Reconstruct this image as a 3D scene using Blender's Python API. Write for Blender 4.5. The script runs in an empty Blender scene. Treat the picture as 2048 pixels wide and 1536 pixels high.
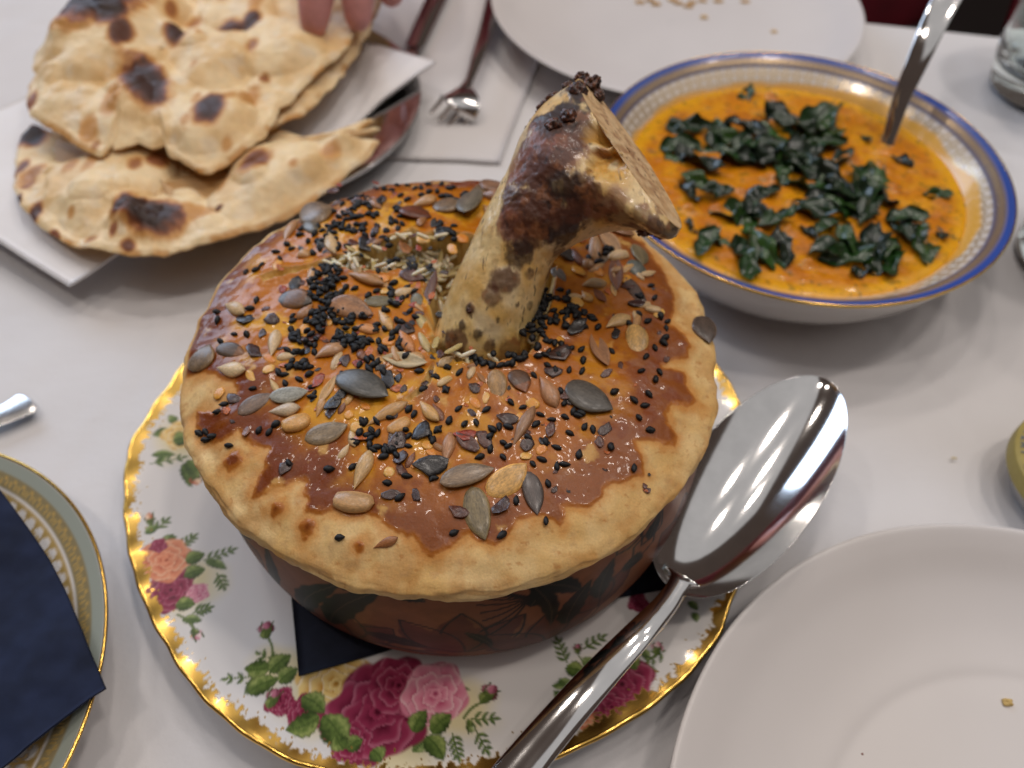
import bpy, math, random
import numpy as np
from mathutils import Vector, Matrix
random.seed(7); np.random.seed(7)
RS = np.random.RandomState(11)
scn = bpy.context.scene
CM = 0.01                                   # everything below is written in centimetres

# ------------------------------------------------------------------ camera
FPX, PITCH, ROLL = 1547.0, 52.3, 0.8
CAM = np.array([1.548, -12.84, 20.9])
_p, _r = math.radians(PITCH), math.radians(ROLL)
FW = np.array([0, math.cos(_p), -math.sin(_p)])
_rt = np.array([1.0, 0, 0]); _up = np.cross(_rt, FW)
RT = _rt*math.cos(_r)+_up*math.sin(_r); UP = _up*math.cos(_r)-_rt*math.sin(_r)
cd = bpy.data.cameras.new("camera"); cam = bpy.data.objects.new("camera", cd)
scn.collection.objects.link(cam); scn.camera = cam
cd.sensor_width = 36; cd.lens = 36*FPX/2048; cd.clip_start = .01; cd.clip_end = 50
cam.matrix_world = Matrix(((RT[0], UP[0], -FW[0], CAM[0]*CM), (RT[1], UP[1], -FW[1], CAM[1]*CM),
                           (RT[2], UP[2], -FW[2], CAM[2]*CM), (0, 0, 0, 1)))
cd.dof.use_dof = True; cd.dof.focus_distance = .158; cd.dof.aperture_fstop = 12.5

# ------------------------------------------------------------------ light
scn.view_settings.view_transform = 'Standard'; scn.view_settings.look = 'None'
scn.view_settings.exposure = -.10; scn.view_settings.gamma = 1
w = bpy.data.worlds.new("World"); scn.world = w; w.use_nodes = True
bg = w.node_tree.nodes['Background']; bg.inputs[0].default_value = (.13, .095, .08, 1); bg.inputs[1].default_value = .55

def area(name, loc, tgt, sx, sy, power, col, shape='RECTANGLE'):
    l = bpy.data.lights.new(name, 'AREA'); l.shape = shape; l.size = sx; l.size_y = sy; l.energy = power; l.color = col
    o = bpy.data.objects.new(name, l); scn.collection.objects.link(o); o.location = loc
    o.rotation_euler = (Vector(tgt)-Vector(loc)).to_track_quat('-Z', 'Y').to_euler()
    return o
area("ceiling_light", (1.25, .40, 1.75), (1.25, .40, 0), 3.2, 2.9, 13.5, (.985, .99, 1))
area("window_light", (-1.0, 1.2, .66), (-.05, .05, .05), 1.0, .95, 18.0, (.62, .77, 1.0))
for k, (x, y, z, e) in enumerate([(.45, .05, 1.3, 2.1), (.15, .55, 1.45, 1.9), (-.28, -.12, 1.4, 1.4), (.7, .7, 1.5, 1.7), (-.5, .7, 1.5, 1.5), (.05, .95, 1.5, 1.4), (-.75, .15, 1.5, 1.3), (.95, .2, 1.5, 1.4)]):
    area("ceiling_spot", (x, y, z), (0.03, 0, 0), .11, .11, e*1.12, (1, .90, .82), 'DISK')

scn.cycles.use_denoising = True
scn.cycles.max_bounces = 10; scn.cycles.transmission_bounces = 10; scn.cycles.glossy_bounces = 6
scn.cycles.caustics_refractive = False; scn.cycles.caustics_reflective = False
scn.cycles.sample_clamp_indirect = 6

# ------------------------------------------------------------------ geometry helpers
def at(px, py, z):
    """point of the plane at height z (cm) seen at photo pixel px, py"""
    d = (px-1024)/FPX*RT-(py-768)/FPX*UP+FW
    return CAM+d*((z-CAM[2])/d[2])
def A2(px, py, z): return at(px, py, z)[:2]
_perm = np.random.RandomState(3).permutation(256); _perm = np.r_[_perm, _perm, _perm]
_g = np.random.RandomState(4).normal(size=(256, 3)); _g /= np.linalg.norm(_g, axis=1)[:, None]
def pn(x, y, z=0.0, s=0):
    x, y, z = np.broadcast_arrays(np.asarray(x, float)+s*17.3, np.asarray(y, float)-s*5.7, np.asarray(z, float)+s*3.1)
    xi, yi, zi = np.floor(x).astype(int), np.floor(y).astype(int), np.floor(z).astype(int)
    xf, yf, zf = x-xi, y-yi, z-zi
    f = lambda t: t*t*t*(t*(t*6-15)+10)
    u, v, ww = f(xf), f(yf), f(zf)
    def gr(i, j, k):
        h = _perm[_perm[_perm[(xi+i) & 255]+((yi+j) & 255)]+((zi+k) & 255)]
        g = _g[h]
        return g[..., 0]*(xf-i)+g[..., 1]*(yf-j)+g[..., 2]*(zf-k)
    L = lambda a, b, t: a+(b-a)*t
    return 1.6*L(L(L(gr(0,0,0), gr(1,0,0), u), L(gr(0,1,0), gr(1,1,0), u), v),
                 L(L(gr(0,0,1), gr(1,0,1), u), L(gr(0,1,1), gr(1,1,1), u), v), ww)
def fbm(x, y, z=0.0, o=4, s=0):
    r = 0; a = 1; n = 0
    for k in range(o):
        r = r+a*pn(np.asarray(x)*2**k, np.asarray(y)*2**k, np.asarray(z)*2**k, s+k); n += a; a *= .5
    return r/n*1.4
def ss(a, b, x):
    t = np.clip((np.asarray(x, float)-a)/(b-a), 0, 1); return t*t*(3-2*t)
def lerp(a, b, t):
    t = np.asarray(t)[..., None]; return np.asarray(a)*(1-t)+np.asarray(b)*t
def sdf(P, X, Y):
    """signed distance to a polygon, negative inside"""
    P = np.asarray(P, float); d = np.full(X.shape, 1e9); ins = np.zeros(X.shape, bool)
    for i in range(len(P)):
        a, b = P[i-1], P[i]; e = b-a; L2 = e@e+1e-12
        t = np.clip(((X-a[0])*e[0]+(Y-a[1])*e[1])/L2, 0, 1)
        d = np.minimum(d, (X-a[0]-t*e[0])**2+(Y-a[1]-t*e[1])**2)
        c = (a[1] > Y) != (b[1] > Y)
        ins ^= c & (X < (b[0]-a[0])*(Y-a[1])/(b[1]-a[1]+1e-12)+a[0])
    d = np.sqrt(d); return np.where(ins, -d, d)
def lin(r, g, b):
    return tuple(((v/255+.055)/1.055)**2.4 if v/255 > .04045 else v/255/12.92 for v in (r, g, b))

def grid_faces(nu, nv, wu=False, wv=False):
    iu = np.arange(nu if wu else nu-1); iv = np.arange(nv if wv else nv-1)
    I, J = np.meshgrid(iu, iv, indexing='ij'); I = I.ravel(); J = J.ravel(); I2 = (I+1) % nu; J2 = (J+1) % nv
    return np.c_[I*nv+J, I2*nv+J, I2*nv+J2, I*nv+J2]
def mesh_np(name, V, F, mat, col=None, prm=None, smooth=True):
    V = np.asarray(V, float)*CM
    me = bpy.data.meshes.new(name)
    if isinstance(F, np.ndarray):
        k = F.shape[1]
        me.vertices.add(len(V)); me.vertices.foreach_set('co', V.astype(np.float32).ravel())
        me.loops.add(F.size); me.loops.foreach_set('vertex_index', F.astype(np.int32).ravel())
        me.polygons.add(len(F)); me.polygons.foreach_set('loop_start', np.arange(0, F.size, k, dtype=np.int32))
        me.polygons.foreach_set('loop_total', np.full(len(F), k, dtype=np.int32))
        me.update(calc_edges=True)
    else:
        me.from_pydata([tuple(v) for v in V], [], [tuple(int(i) for i in f) for f in F])
    for nm, a in (('Col', col), ('Prm', prm)):
        if a is not None:
            a = np.asarray(a, float)
            if a.ndim == 1: a = np.tile(a, (len(V), 1))
            at_ = me.attributes.new(nm, 'FLOAT_COLOR', 'POINT')
            at_.data.foreach_set('color', np.c_[a, np.ones(len(V))].astype(np.float32).ravel())
    if smooth: me.polygons.foreach_set('use_smooth', np.ones(len(me.polygons), bool))
    me.validate(); me.update()
    if mat: me.materials.append(mat)
    return me
LOC = {}
def thing(name, label, cat, loc, group=None):
    o = bpy.data.objects.new(name, None); scn.collection.objects.link(o); o.empty_display_size = .01
    o.location = [c*CM for c in loc]; LOC[o.name] = np.array(loc, float)
    o['label'] = label; o['category'] = cat
    if group: o['group'] = group
    return o
def part(name, parent, V, F, mat, col=None, prm=None, smooth=True, sub=None):
    """mesh part in world cm, under a thing (or under a part, whose origin is the thing's)"""
    root = parent if sub is None else sub
    off = LOC[root.name]
    me = mesh_np(name, np.asarray(V, float)-off, F, mat, col, prm, smooth)
    o = bpy.data.objects.new(name, me); scn.collection.objects.link(o); o.parent = parent
    return o
def single(name, label, cat, loc, V, F, mat, col=None, prm=None, group=None, kind=None, smooth=True):
    me = mesh_np(name, np.asarray(V, float)-np.array(loc, float), F, mat, col, prm, smooth)
    o = bpy.data.objects.new(name, me); scn.collection.objects.link(o); o.location = [c*CM for c in loc]
    if label: o['label'] = label; o['category'] = cat
    if group: o['group'] = group
    if kind: o['kind'] = kind
    return o
def inst(name, me, parent, M, color=None):
    """a copy of a small mesh (unit = 1 cm) with world matrix M in cm, under a thing"""
    o = bpy.data.objects.new(name, me); scn.collection.objects.link(o); o.parent = parent
    M = M.copy(); off = LOC[parent.name]
    for k in range(3): M[k][3] = (M[k][3]-off[k])*CM
    o.matrix_local = M
    if color is not None: o.color = (*color, 1)
    return o
def lathe(prof, n, cx, cy):
    prof = np.asarray(prof, float); th = np.linspace(0, 2*np.pi, n, endpoint=False)
    T, I = np.meshgrid(th, np.arange(len(prof)), indexing='ij')
    V = np.stack([cx+prof[I, 0]*np.cos(T), cy+prof[I, 0]*np.sin(T), prof[I, 1]], -1).reshape(-1, 3)
    return V, grid_faces(n, len(prof), wu=True), T.ravel(), I.ravel()
def spline(pts, n):
    """smooth resample of a polyline (Catmull-Rom) to n points"""
    P = np.asarray(pts, float); m = len(P); t = np.linspace(0, m-1, n); out = np.zeros((n, P.shape[1]))
    for k, tt in enumerate(t):
        i = min(int(tt), m-2); u = tt-i
        a, b, c, d = P[max(i-1, 0)], P[i], P[i+1], P[min(i+2, m-1)]
        out[k] = .5*((2*b)+(c-a)*u+(2*a-5*b+4*c-d)*u*u+(3*b-a-3*c+d)*u**3)
    return out
def strip(C, S, N, W, D, T, m=12, power=2.0):
    """cutlery body: stations C with side S and normal N, half-width W, hollow depth D, thickness T"""
    C, S, N = np.asarray(C), np.asarray(S), np.asarray(N); n = len(C)
    q = np.sin(np.linspace(-np.pi/2, np.pi/2, m)); qb = q[::-1][1:-1]
    V = []
    for k in range(n):
        top = [C[k]+S[k]*W[k]*x+N[k]*(-D[k]*(1-abs(x)**power)+T[k]*.5*(1-x*x)**.5*(1 if D[k] == 0 else .3)) for x in q]
        bot = [C[k]+S[k]*W[k]*x+N[k]*(-D[k]*(1-abs(x)**power)-T[k]*.5*(1-x*x)**.5-(0 if D[k] == 0 else T[k]*.25*(1-x*x))) for x in qb]
        V += top+bot
    r = m+len(qb); V = np.array(V)
    F = [tuple(f) for f in grid_faces(n, r, wv=True)]
    F += [tuple(range(r))[::-1], tuple((n-1)*r+i for i in range(r))]
    return V, F
def frames(C, side):
    C = np.asarray(C); T = np.gradient(C, axis=0); T /= np.linalg.norm(T, axis=1)[:, None]
    S = np.tile(np.asarray(side, float), (len(C), 1)); S -= (S*T).sum(1)[:, None]*T; S /= np.linalg.norm(S, axis=1)[:, None]
    N = np.cross(S, T); N *= np.where(N[:, 2:] < 0, -1, 1)
    return S, N

# ------------------------------------------------------------------ materials
def newmat(name):
    m = bpy.data.materials.new(name); m.use_nodes = True
    nt = m.node_tree; return m, nt, nt.nodes['Principled BSDF']
def nd(nt, t, **k):
    n = nt.nodes.new(t)
    for a, b in k.items():
        if hasattr(n, a): setattr(n, a, b)
        else: n.inputs[a.replace('_', ' ')].default_value = b
    return n
def coords(nt, scale):
    tc = nd(nt, 'ShaderNodeTexCoord'); mp = nd(nt, 'ShaderNodeMapping')
    mp.inputs['Scale'].default_value = (scale*100,)*3 if not hasattr(scale, '__len__') else [s*100 for s in scale]
    nt.links.new(tc.outputs['Object'], mp.inputs['Vector']); return mp.outputs['Vector']
def bumps(nt, bsdf, lst):
    prev = None
    for sc, det, dist, strength in lst:
        n = nd(nt, 'ShaderNodeTexNoise'); n.inputs['Scale'].default_value = 1; n.inputs['Detail'].default_value = det
        nt.links.new(coords(nt, sc), n.inputs['Vector'])
        b = nd(nt, 'ShaderNodeBump'); b.inputs['Strength'].default_value = strength; b.inputs['Distance'].default_value = dist*CM
        nt.links.new(n.outputs['Fac'], b.inputs['Height'])
        if prev: nt.links.new(prev, b.inputs['Normal'])
        prev = b.outputs['Normal']
    if prev: nt.links.new(prev, bsdf.inputs['Normal'])
def noisecol(nt, src, sc, lo, hi, det=4):
    n = nd(nt, 'ShaderNodeTexNoise'); n.inputs['Scale'].default_value = 1; n.inputs['Detail'].default_value = det
    nt.links.new(coords(nt, sc), n.inputs['Vector'])
    mr = nd(nt, 'ShaderNodeMapRange'); mr.inputs[1].default_value = .3; mr.inputs[2].default_value = .7; mr.inputs[3].default_value = lo; mr.inputs[4].default_value = hi
    nt.links.new(n.outputs['Fac'], mr.inputs[0])
    mx = nd(nt, 'ShaderNodeVectorMath', operation='SCALE'); nt.links.new(src, mx.inputs[0]); nt.links.new(mr.outputs[0], mx.inputs['Scale'])
    return mx.outputs[0]
def plain(name, col, rough=.5, metal=0, bump=(), var=None, coat=0, coatr=.05, sss=0, sssr=.15, spec=.5):
    m, nt, b = newmat(name)
    b.inputs['Roughness'].default_value = rough; b.inputs['Metallic'].default_value = metal
    b.inputs['Coat Weight'].default_value = coat; b.inputs['Coat Roughness'].default_value = coatr
    b.inputs['Specular IOR Level'].default_value = spec
    rgb = nd(nt, 'ShaderNodeRGB'); rgb.outputs[0].default_value = (*col, 1); src = rgb.outputs[0]
    for v in (var or ()): src = noisecol(nt, src, *v)
    nt.links.new(src, b.inputs['Base Color'])
    if sss:
        b.inputs['Subsurface Weight'].default_value = sss; b.inputs['Subsurface Radius'].default_value = (1, .6, .35); b.inputs['Subsurface Scale'].default_value = sssr*CM
    bumps(nt, b, bump); return m
def painted(name, bump=(), var=None, sss=0, sssr=.15, coatr=.06, objcol=False, spec=.5):
    """colour from attribute Col (times object colour), roughness / metallic / coat from attribute Prm"""
    m, nt, b = newmat(name)
    a = nd(nt, 'ShaderNodeAttribute', attribute_name='Col'); p = nd(nt, 'ShaderNodeAttribute', attribute_name='Prm')
    src = a.outputs['Color']
    if objcol:
        oi = nd(nt, 'ShaderNodeObjectInfo'); mu = nd(nt, 'ShaderNodeVectorMath', operation='MULTIPLY')
        nt.links.new(src, mu.inputs[0]); nt.links.new(oi.outputs['Color'], mu.inputs[1]); src = mu.outputs[0]
    for v in (var or ()): src = noisecol(nt, src, *v)
    nt.links.new(src, b.inputs['Base Color'])
    sp = nd(nt, 'ShaderNodeSeparateColor'); nt.links.new(p.outputs['Color'], sp.inputs[0])
    nt.links.new(sp.outputs[0], b.inputs['Roughness']); nt.links.new(sp.outputs[1], b.inputs['Metallic']); nt.links.new(sp.outputs[2], b.inputs['Coat Weight'])
    b.inputs['Coat Roughness'].default_value = coatr; b.inputs['Specular IOR Level'].default_value = spec
    if sss:
        b.inputs['Subsurface Weight'].default_value = sss; b.inputs['Subsurface Radius'].default_value = (1, .55, .3); b.inputs['Subsurface Scale'].default_value = sssr*CM
    bumps(nt, b, bump); return m
STEEL = plain('polished_steel', (.72, .71, .70), .09, 1, bump=[(3, 2, .01, .05)], var=[(1.2, .92, 1.05)])
STEEL2 = plain('brushed_steel', (.62, .61, .60), .2, 1, bump=[(6, 3, .01, .12)], var=[(2, .88, 1.05)])
GOLD = plain('gilt', (.80, .50, .12), .2, 1, bump=[(5, 3, .02, .25)], var=[(3, .8, 1.1)])
PORC = plain('white_porcelain', (.68, .65, .64), .3, 0, var=[(.25, .97, 1.02)], spec=.35)

# ------------------------------------------------------------------ painting on surfaces
class Canvas:
    def __init__(s, X, Y, col, prm):
        s.X, s.Y = X, Y; s.col = np.tile(np.asarray(col, float), (len(X), 1)); s.prm = np.tile(np.asarray(prm, float), (len(X), 1))
    def near(s, c, r): return np.where((abs(s.X-c[0]) < r) & (abs(s.Y-c[1]) < r))[0]
    def put(s, i, a, col, prm=None):
        a = np.clip(a, 0, 1); s.col[i] = lerp(s.col[i], col, a)
        if prm is not None: s.prm[i] = lerp(s.prm[i], prm, a)
    def leaf(s, p0, p1, wd, c=None, e=.03, flat=False):
        p0, p1 = np.asarray(p0[:2]), np.asarray(p1[:2]); d = p1-p0; L = np.hypot(*d); d /= L
        i = s.near((p0+p1)/2, L*.75+wd)
        u = ((s.X[i]-p0[0])*d[0]+(s.Y[i]-p0[1])*d[1])/L; v = -(s.X[i]-p0[0])*d[1]+(s.Y[i]-p0[1])*d[0]
        v = v-.08*L*np.sin(np.pi*np.clip(u, 0, 1))
        hw = wd*np.sin(np.pi*np.clip(u, 0, 1)**.8)**.85*(1+.07*np.sin(u*34))
        a = ss(e, -e, abs(v)-hw)*((u > 0) & (u < 1))
        dk, md, lt = c or (lin(62, 82, 40), lin(104, 126, 62), lin(166, 178, 104))
        k = np.clip(.5+v/(wd+1e-6)*.55+.25*pn(s.X[i]*9, s.Y[i]*9), 0, 1)
        col = lerp(dk, md, ss(0, .5, k)); col = col*(1-ss(.5, 1, k)[:, None])+np.asarray(lt)*ss(.5, 1, k)[:, None]
        if flat: s.put(i, a, lerp(md, dk, ss(.3, .7, .5+.5*pn(s.X[i]*2, s.Y[i]*2)))); return
        vein = ss(.035, .0, abs(v))*.7+.45*ss(.5, 1, np.sin((u*7-abs(v)/wd*1.2)*2*np.pi))*ss(.8, .3, abs(v)/(hw+1e-6))*.6
        col = lerp(col, dk, np.clip(vein, 0, .8)); col = lerp(col, np.asarray(dk)*.8, .7*ss(.6, 1, abs(v)/(hw+1e-6)))
        s.put(i, a, col)
    def stem(s, p0, p1, wd=.03, c=None, bow=.1):
        p0, p1 = np.asarray(p0[:2]), np.asarray(p1[:2]); d = p1-p0; L = np.hypot(*d); d /= L
        i = s.near((p0+p1)/2, L*.75+wd)
        u = ((s.X[i]-p0[0])*d[0]+(s.Y[i]-p0[1])*d[1])/L; v = -(s.X[i]-p0[0])*d[1]+(s.Y[i]-p0[1])*d[0]-bow*L*np.sin(np.pi*np.clip(u, 0, 1))
        s.put(i, ss(wd*1.5, wd*.5, abs(v))*((u > 0) & (u < 1)), c or lin(98, 116, 62))
    def sprig(s, p0, p1, n=4, c=None, sz=.12):
        p0, p1 = np.asarray(p0[:2]), np.asarray(p1[:2]); d = p1-p0; L = np.hypot(*d); d /= L; q = np.array([-d[1], d[0]])
        s.stem(p0, p1, .018, None, 0)
        c = c or (lin(84, 108, 62), lin(118, 140, 82), lin(160, 176, 112))
        for k in range(n):
            b = p0+d*L*(k+.6)/n
            for g in (-1, 1): s.leaf(b, b+(d*.75+q*g*.8)*sz*(1.9-.6*k/n), sz*.36, c, .02)
        s.leaf(p1, p1+d*sz*1.6, sz*.36, c, .02)
    def rose(s, c, r, rot, dk, md, lt, wob=.12):
        c = np.asarray(c[:2]); i = s.near(c, r*1.35); x, y = s.X[i]-c[0], s.Y[i]-c[1]
        rr = np.hypot(x, y)/r; th = np.arctan2(y, x)+rot
        edge = 1+wob*np.cos(5*th)+.5*wob*np.cos(3*th+1.3)+.25*wob*np.cos(11*th)
        a = ss(.04, -.04, (rr/edge-1)*.9)
        col = lerp(md, dk, ss(.2, 1, rr)*.3)
        def petal(off, ang, rad, asp, col, lip):
            ca, sa = math.cos(ang-rot), math.sin(ang-rot)
            u = (x*ca+y*sa)/r-off; v = (-x*sa+y*ca)/r
            v2 = v/asp; q = np.sqrt(u*u+v2*v2)/rad*(1+.1*np.sin(5*np.arctan2(v2, u)+off*9))
            m = ss(1.03, .97, q)
            sh = lerp(dk, md, ss(.0, .75, q)+.15*pn(x*7/r, y*2/r, 0, 5)); sh = lerp(sh, lt, lip*ss(.72, .95, q)*ss(-.35, .5, u/rad))
            sh = lerp(sh, np.asarray(dk)*.75, .8*ss(.955, 1.0, q))
            return lerp(col, sh, m)
        for k in range(6): col = petal(.52, k*1.047+.3, .52, 1.05, col, .6 if k % 2 else .3)
        for k in range(4): col = petal(.3, k*1.571+.9, .42, 1.0, col, .65)
        for k in range(3): col = petal(.13, k*2.094+.2, .3, .95, col, .5)
        col = petal(.02, .4, .17, 1, col, .3); col = lerp(col, np.asarray(dk)*.7, ss(.1, .03, np.hypot(x/r-.03, y/r)))
        s.put(i, a, col)
    def bud(s, p0, p1, wd, dk, lt):
        """from calyx p0 to tip p1"""
        p0, p1 = np.asarray(p0[:2]), np.asarray(p1[:2]); d = p1-p0
        q = np.array([-d[1], d[0]])
        s.leaf(p0+d*.15, p1, wd, (dk, lerp(dk, lt, .5), lt), .03)
        s.leaf(p0+d*.2+q*.08, p1+q*.12-d*.05, wd*.45, (lt, lt, lerp(lt, (.9, .8, .75), .5)), .03)
        g = (lin(70, 88, 44), lin(108, 126, 66), lin(150, 162, 92))
        s.leaf(p0-d*.12, p0+d*.55+q*.2, wd*.5, g); s.leaf(p0-d*.12, p0+d*.6-q*.2, wd*.5, g); s.leaf(p0-d*.15, p0+d*.5, wd*.45, g)
        s.stem(p0+d*.3+q*.25, p1+q*.33, .016, g[0]); s.stem(p0+d*.3-q*.25, p1-q*.3, .016, g[0])

# ================================================================== SETTING
E0, E1 = at(1740, 45, 0)[:2], at(2048, 78, 0)[:2]
ed = (E1-E0)/np.hypot(*(E1-E0)); en = np.array([-ed[1], ed[0]])            # along / beyond the far table edge
def cloth_z(x, y):
    return (.075*fbm(x*.07, y*.05, 0, 3, 2)+.04*pn(x*.35, y*.12, 0, 8)+.03*pn(x*.15+y*.12, y*.5-x*.2, 0, 9)
            + .05*np.exp(-((x*.35+y*.94-1.5)/.16)**2)*.35-.035*np.exp(-((x*.95-y*.31+11.6)/.22)**2)
            - .09*np.exp(-((x*.96+y*.28-16.5)/.22)**2)-.05*np.exp(-((x*.2+y*.98-21.5)/.25)**2)+.08*np.exp(-((x*.97+y*.24+9.6)/.2)**2)+.05*pn(x*.6-y*.2, y*.16+x*.1, 0, 31))
nu, nv = 340, 260
u = np.linspace(-62, 48, nu); v = np.r_[np.linspace(-58, -44.2, 12), np.linspace(-44, 0, nv-26), np.linspace(.12, 3, 6), np.linspace(5, 34, 8)]
U, Vv = np.meshgrid(u, v, indexing='ij'); U = U.ravel(); Vv = Vv.ravel()
over = np.clip(Vv, 0, None); rb = .8
ang = np.clip(over/rb, 0, np.pi/2); out = rb*np.sin(ang); down = rb*(1-np.cos(ang))+np.clip(over-rb*np.pi/2, 0, None)
XY = E0+ed*U[:, None]+en*(np.minimum(Vv, 0)+out+.5*np.sin(U*.5)*ss(1, 20, over))[:, None]
TZ = cloth_z(XY[:, 0], XY[:, 1])*ss(0, -2, Vv)-down-.12
CLOTH = plain('white_cotton', (.72, .705, .71), .85, 0, bump=[((26, 26, 26), 2, .012, .2), (.45, 5, .3, .30), (1.6, 5, .05, .14)], var=[(.12, .96, 1.03)], spec=.25)
single('tablecloth', 'white cotton cloth covering the restaurant table under all the dishes', 'tablecloth', (0, 0, 0),
       np.c_[XY, TZ], grid_faces(nu, nv), CLOTH)
def box_mesh(x0, x1, y0, y1, z0, z1):
    V = [(x, y, z) for x in (x0, x1) for y in (y0, y1) for z in (z0, z1)]
    return np.array(V, float), [(0, 1, 3, 2), (4, 6, 7, 5), (0, 4, 5, 1), (2, 3, 7, 6), (0, 2, 6, 4), (1, 5, 7, 3)]
def rbox(x0, x1, y0, y1, z0, z1, r, n=24):
    """cushion-like box: superellipsoid"""
    a = np.linspace(-np.pi, np.pi, 2*n, endpoint=False); b = np.linspace(-np.pi/2, np.pi/2, n)
    A, B = np.meshgrid(a, b, indexing='ij'); p = lambda c, e: np.sign(c)*abs(c)**e
    e = r
    X = p(np.cos(B), e)*p(np.cos(A), e); Y = p(np.cos(B), e)*p(np.sin(A), e); Z = p(np.sin(B), e)
    V = np.stack([(x0+x1)/2+X*(x1-x0)/2, (y0+y1)/2+Y*(y1-y0)/2, (z0+z1)/2+Z*(z1-z0)/2], -1).reshape(-1, 3)
    return V, grid_faces(2*n, n, wu=True)
V, F = box_mesh(-160, 240, -120, 300, -76, -75)
single('floor', None, None, (0, 0, -75), V, F, plain('dark_floor', (.012, .007, .006), .6, var=[(.05, .6, 1.3)]), kind='structure', smooth=False)
b = thing('bench', 'maroon upholstered bench standing past the far table edge', 'bench', (-10, 80, -75))
BENX = 58
MAR = plain('maroon_fabric', (.16, .011, .022), .8, bump=[(4, 3, .1, .3)], var=[(.3, .75, 1.2)])
V, F = rbox(-90, BENX, 52, 92, -48, -32, .25); part('seat', b, V, F, MAR)
V, F = rbox(-90, BENX, 84, 100, -34, 32, .25); part('backrest', b, V, F, MAR)
V, F = box_mesh(-86, BENX-4, 56, 98, -75, -47.5); part('base', b, V, F, plain('dark_wood', (.02, .009, .006), .4), smooth=False)

# white paper mat under the fork and the tray
MA, MB_, ML = at(1000, 325, .05)[:2], at(1070, 140, .05)[:2], at(0, 290, .05)[:2]
mu = (MA-ML)/np.hypot(*(MA-ML)); mv = np.array([-mu[1], mu[0]])
nx, ny = 80, 50
a = np.linspace(-31, 0, nx); c = np.linspace(0, 19.5, ny); Aa, Cc = np.meshgrid(a, c, indexing='ij')
sk = (MB_-MA)@mu/((MB_-MA)@mv)
P2 = MA+mu*(Aa+Cc*sk)[..., None]+mv*Cc[..., None]
x, y = P2[..., 0].ravel(), P2[..., 1].ravel(); zt = cloth_z(x, y)+.10+.02*pn(x*.3, y*.3)
n = nx*ny
V = np.r_[np.c_[x, y, zt], np.c_[x, y, zt-.12]]
F = [tuple(f) for f in grid_faces(nx, ny)]+[tuple(n+i for i in f[::-1]) for f in grid_faces(nx, ny)]
rim = [i*ny for i in range(nx)]+[(nx-1)*ny+j for j in range(1, ny)]+[i*ny+ny-1 for i in range(nx-2, -1, -1)]+[j for j in range(ny-2, 0, -1)]
F += [(rim[k-1], rim[k], rim[k]+n, rim[k-1]+n) for k in range(len(rim))]
PAPER = plain('white_paper', (.72, .69, .68), .9, bump=[(20, 3, .006, .1)], var=[(.3, .97, 1.02)], spec=.2)
NAPW = plain('napkin_paper', (.85, .83, .83), .9, bump=[(20, 3, .006, .1)], var=[(.3, .97, 1.02)], spec=.2)
single('paper_placemat', 'white paper mat lying under the fork and the bread tray', 'placemat', (0, 12, 0), V, F, PAPER)

# ================================================================== ROSE PLATE
RPX, RPY = -.41, 0.02
_ra = np.radians([-180, -177.7, -167, -157.7, -147.4, -136.9, -127.4, -120, -113.7, -107.8, -101.8, -90, -78, -70, -63, -54, -45.6, -37, -31.9, -20, 0, 25, 60, 95, 130, 166.8, 176.8, 180])
_rr = np.array([.17, .2, .01, -.08, -.14, -.15, -.04, .02, .07, .1, .05, -.02, -.06, -.03, -.04, .02, .07, .07, -.1, -.05, .08, -.08, .08, -.08, .08, -.11, .07, .17])
def roseR(t): return 9.26+np.interp((t+np.pi) % (2*np.pi)-np.pi, _ra, _rr)*1.0
def rose_z(r, t=0):
    s_ = np.clip((r-5.3)/(9.26-5.3), 0, 1.1)
    return .72+.62*s_**1.55+.016*np.cos(46*np.asarray(t)+.6*np.sin(7*np.asarray(t)))*ss(.86, 1, s_)
NT, NR = 1500, 120
rp = thing('rose_plate', 'white china plate with printed roses and ragged gilt scalloped rim under the clay dish', 'plate', (RPX, RPY, 0))
th = np.linspace(-np.pi, np.pi, NT, endpoint=False); rho = np.r_[np.linspace(.02, .5, 14), np.linspace(.51, 1, NR-14)]
T, Rh = np.meshgrid(th, rho, indexing='ij'); Re = roseR(T); Rr = Rh*(1+(Re/9.26-1)*ss(.6, 1, Rh))*9.26
X = RPX+Rr*np.cos(T); Y = RPY+Rr*np.sin(T); Z = rose_z(Rh*9.26, T)
x, y = X.ravel(), Y.ravel(); rim_d = (9.26*(1-Rh)).ravel(); tt = T.ravel()
cv = Canvas(x, y, (.79, .76, .735), (.16, 0, .3))
zp = 1.15
def L(px, py): return A2(px, py, zp)
G2 = (lin(70, 92, 50), lin(112, 134, 76), lin(168, 182, 118))
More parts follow.
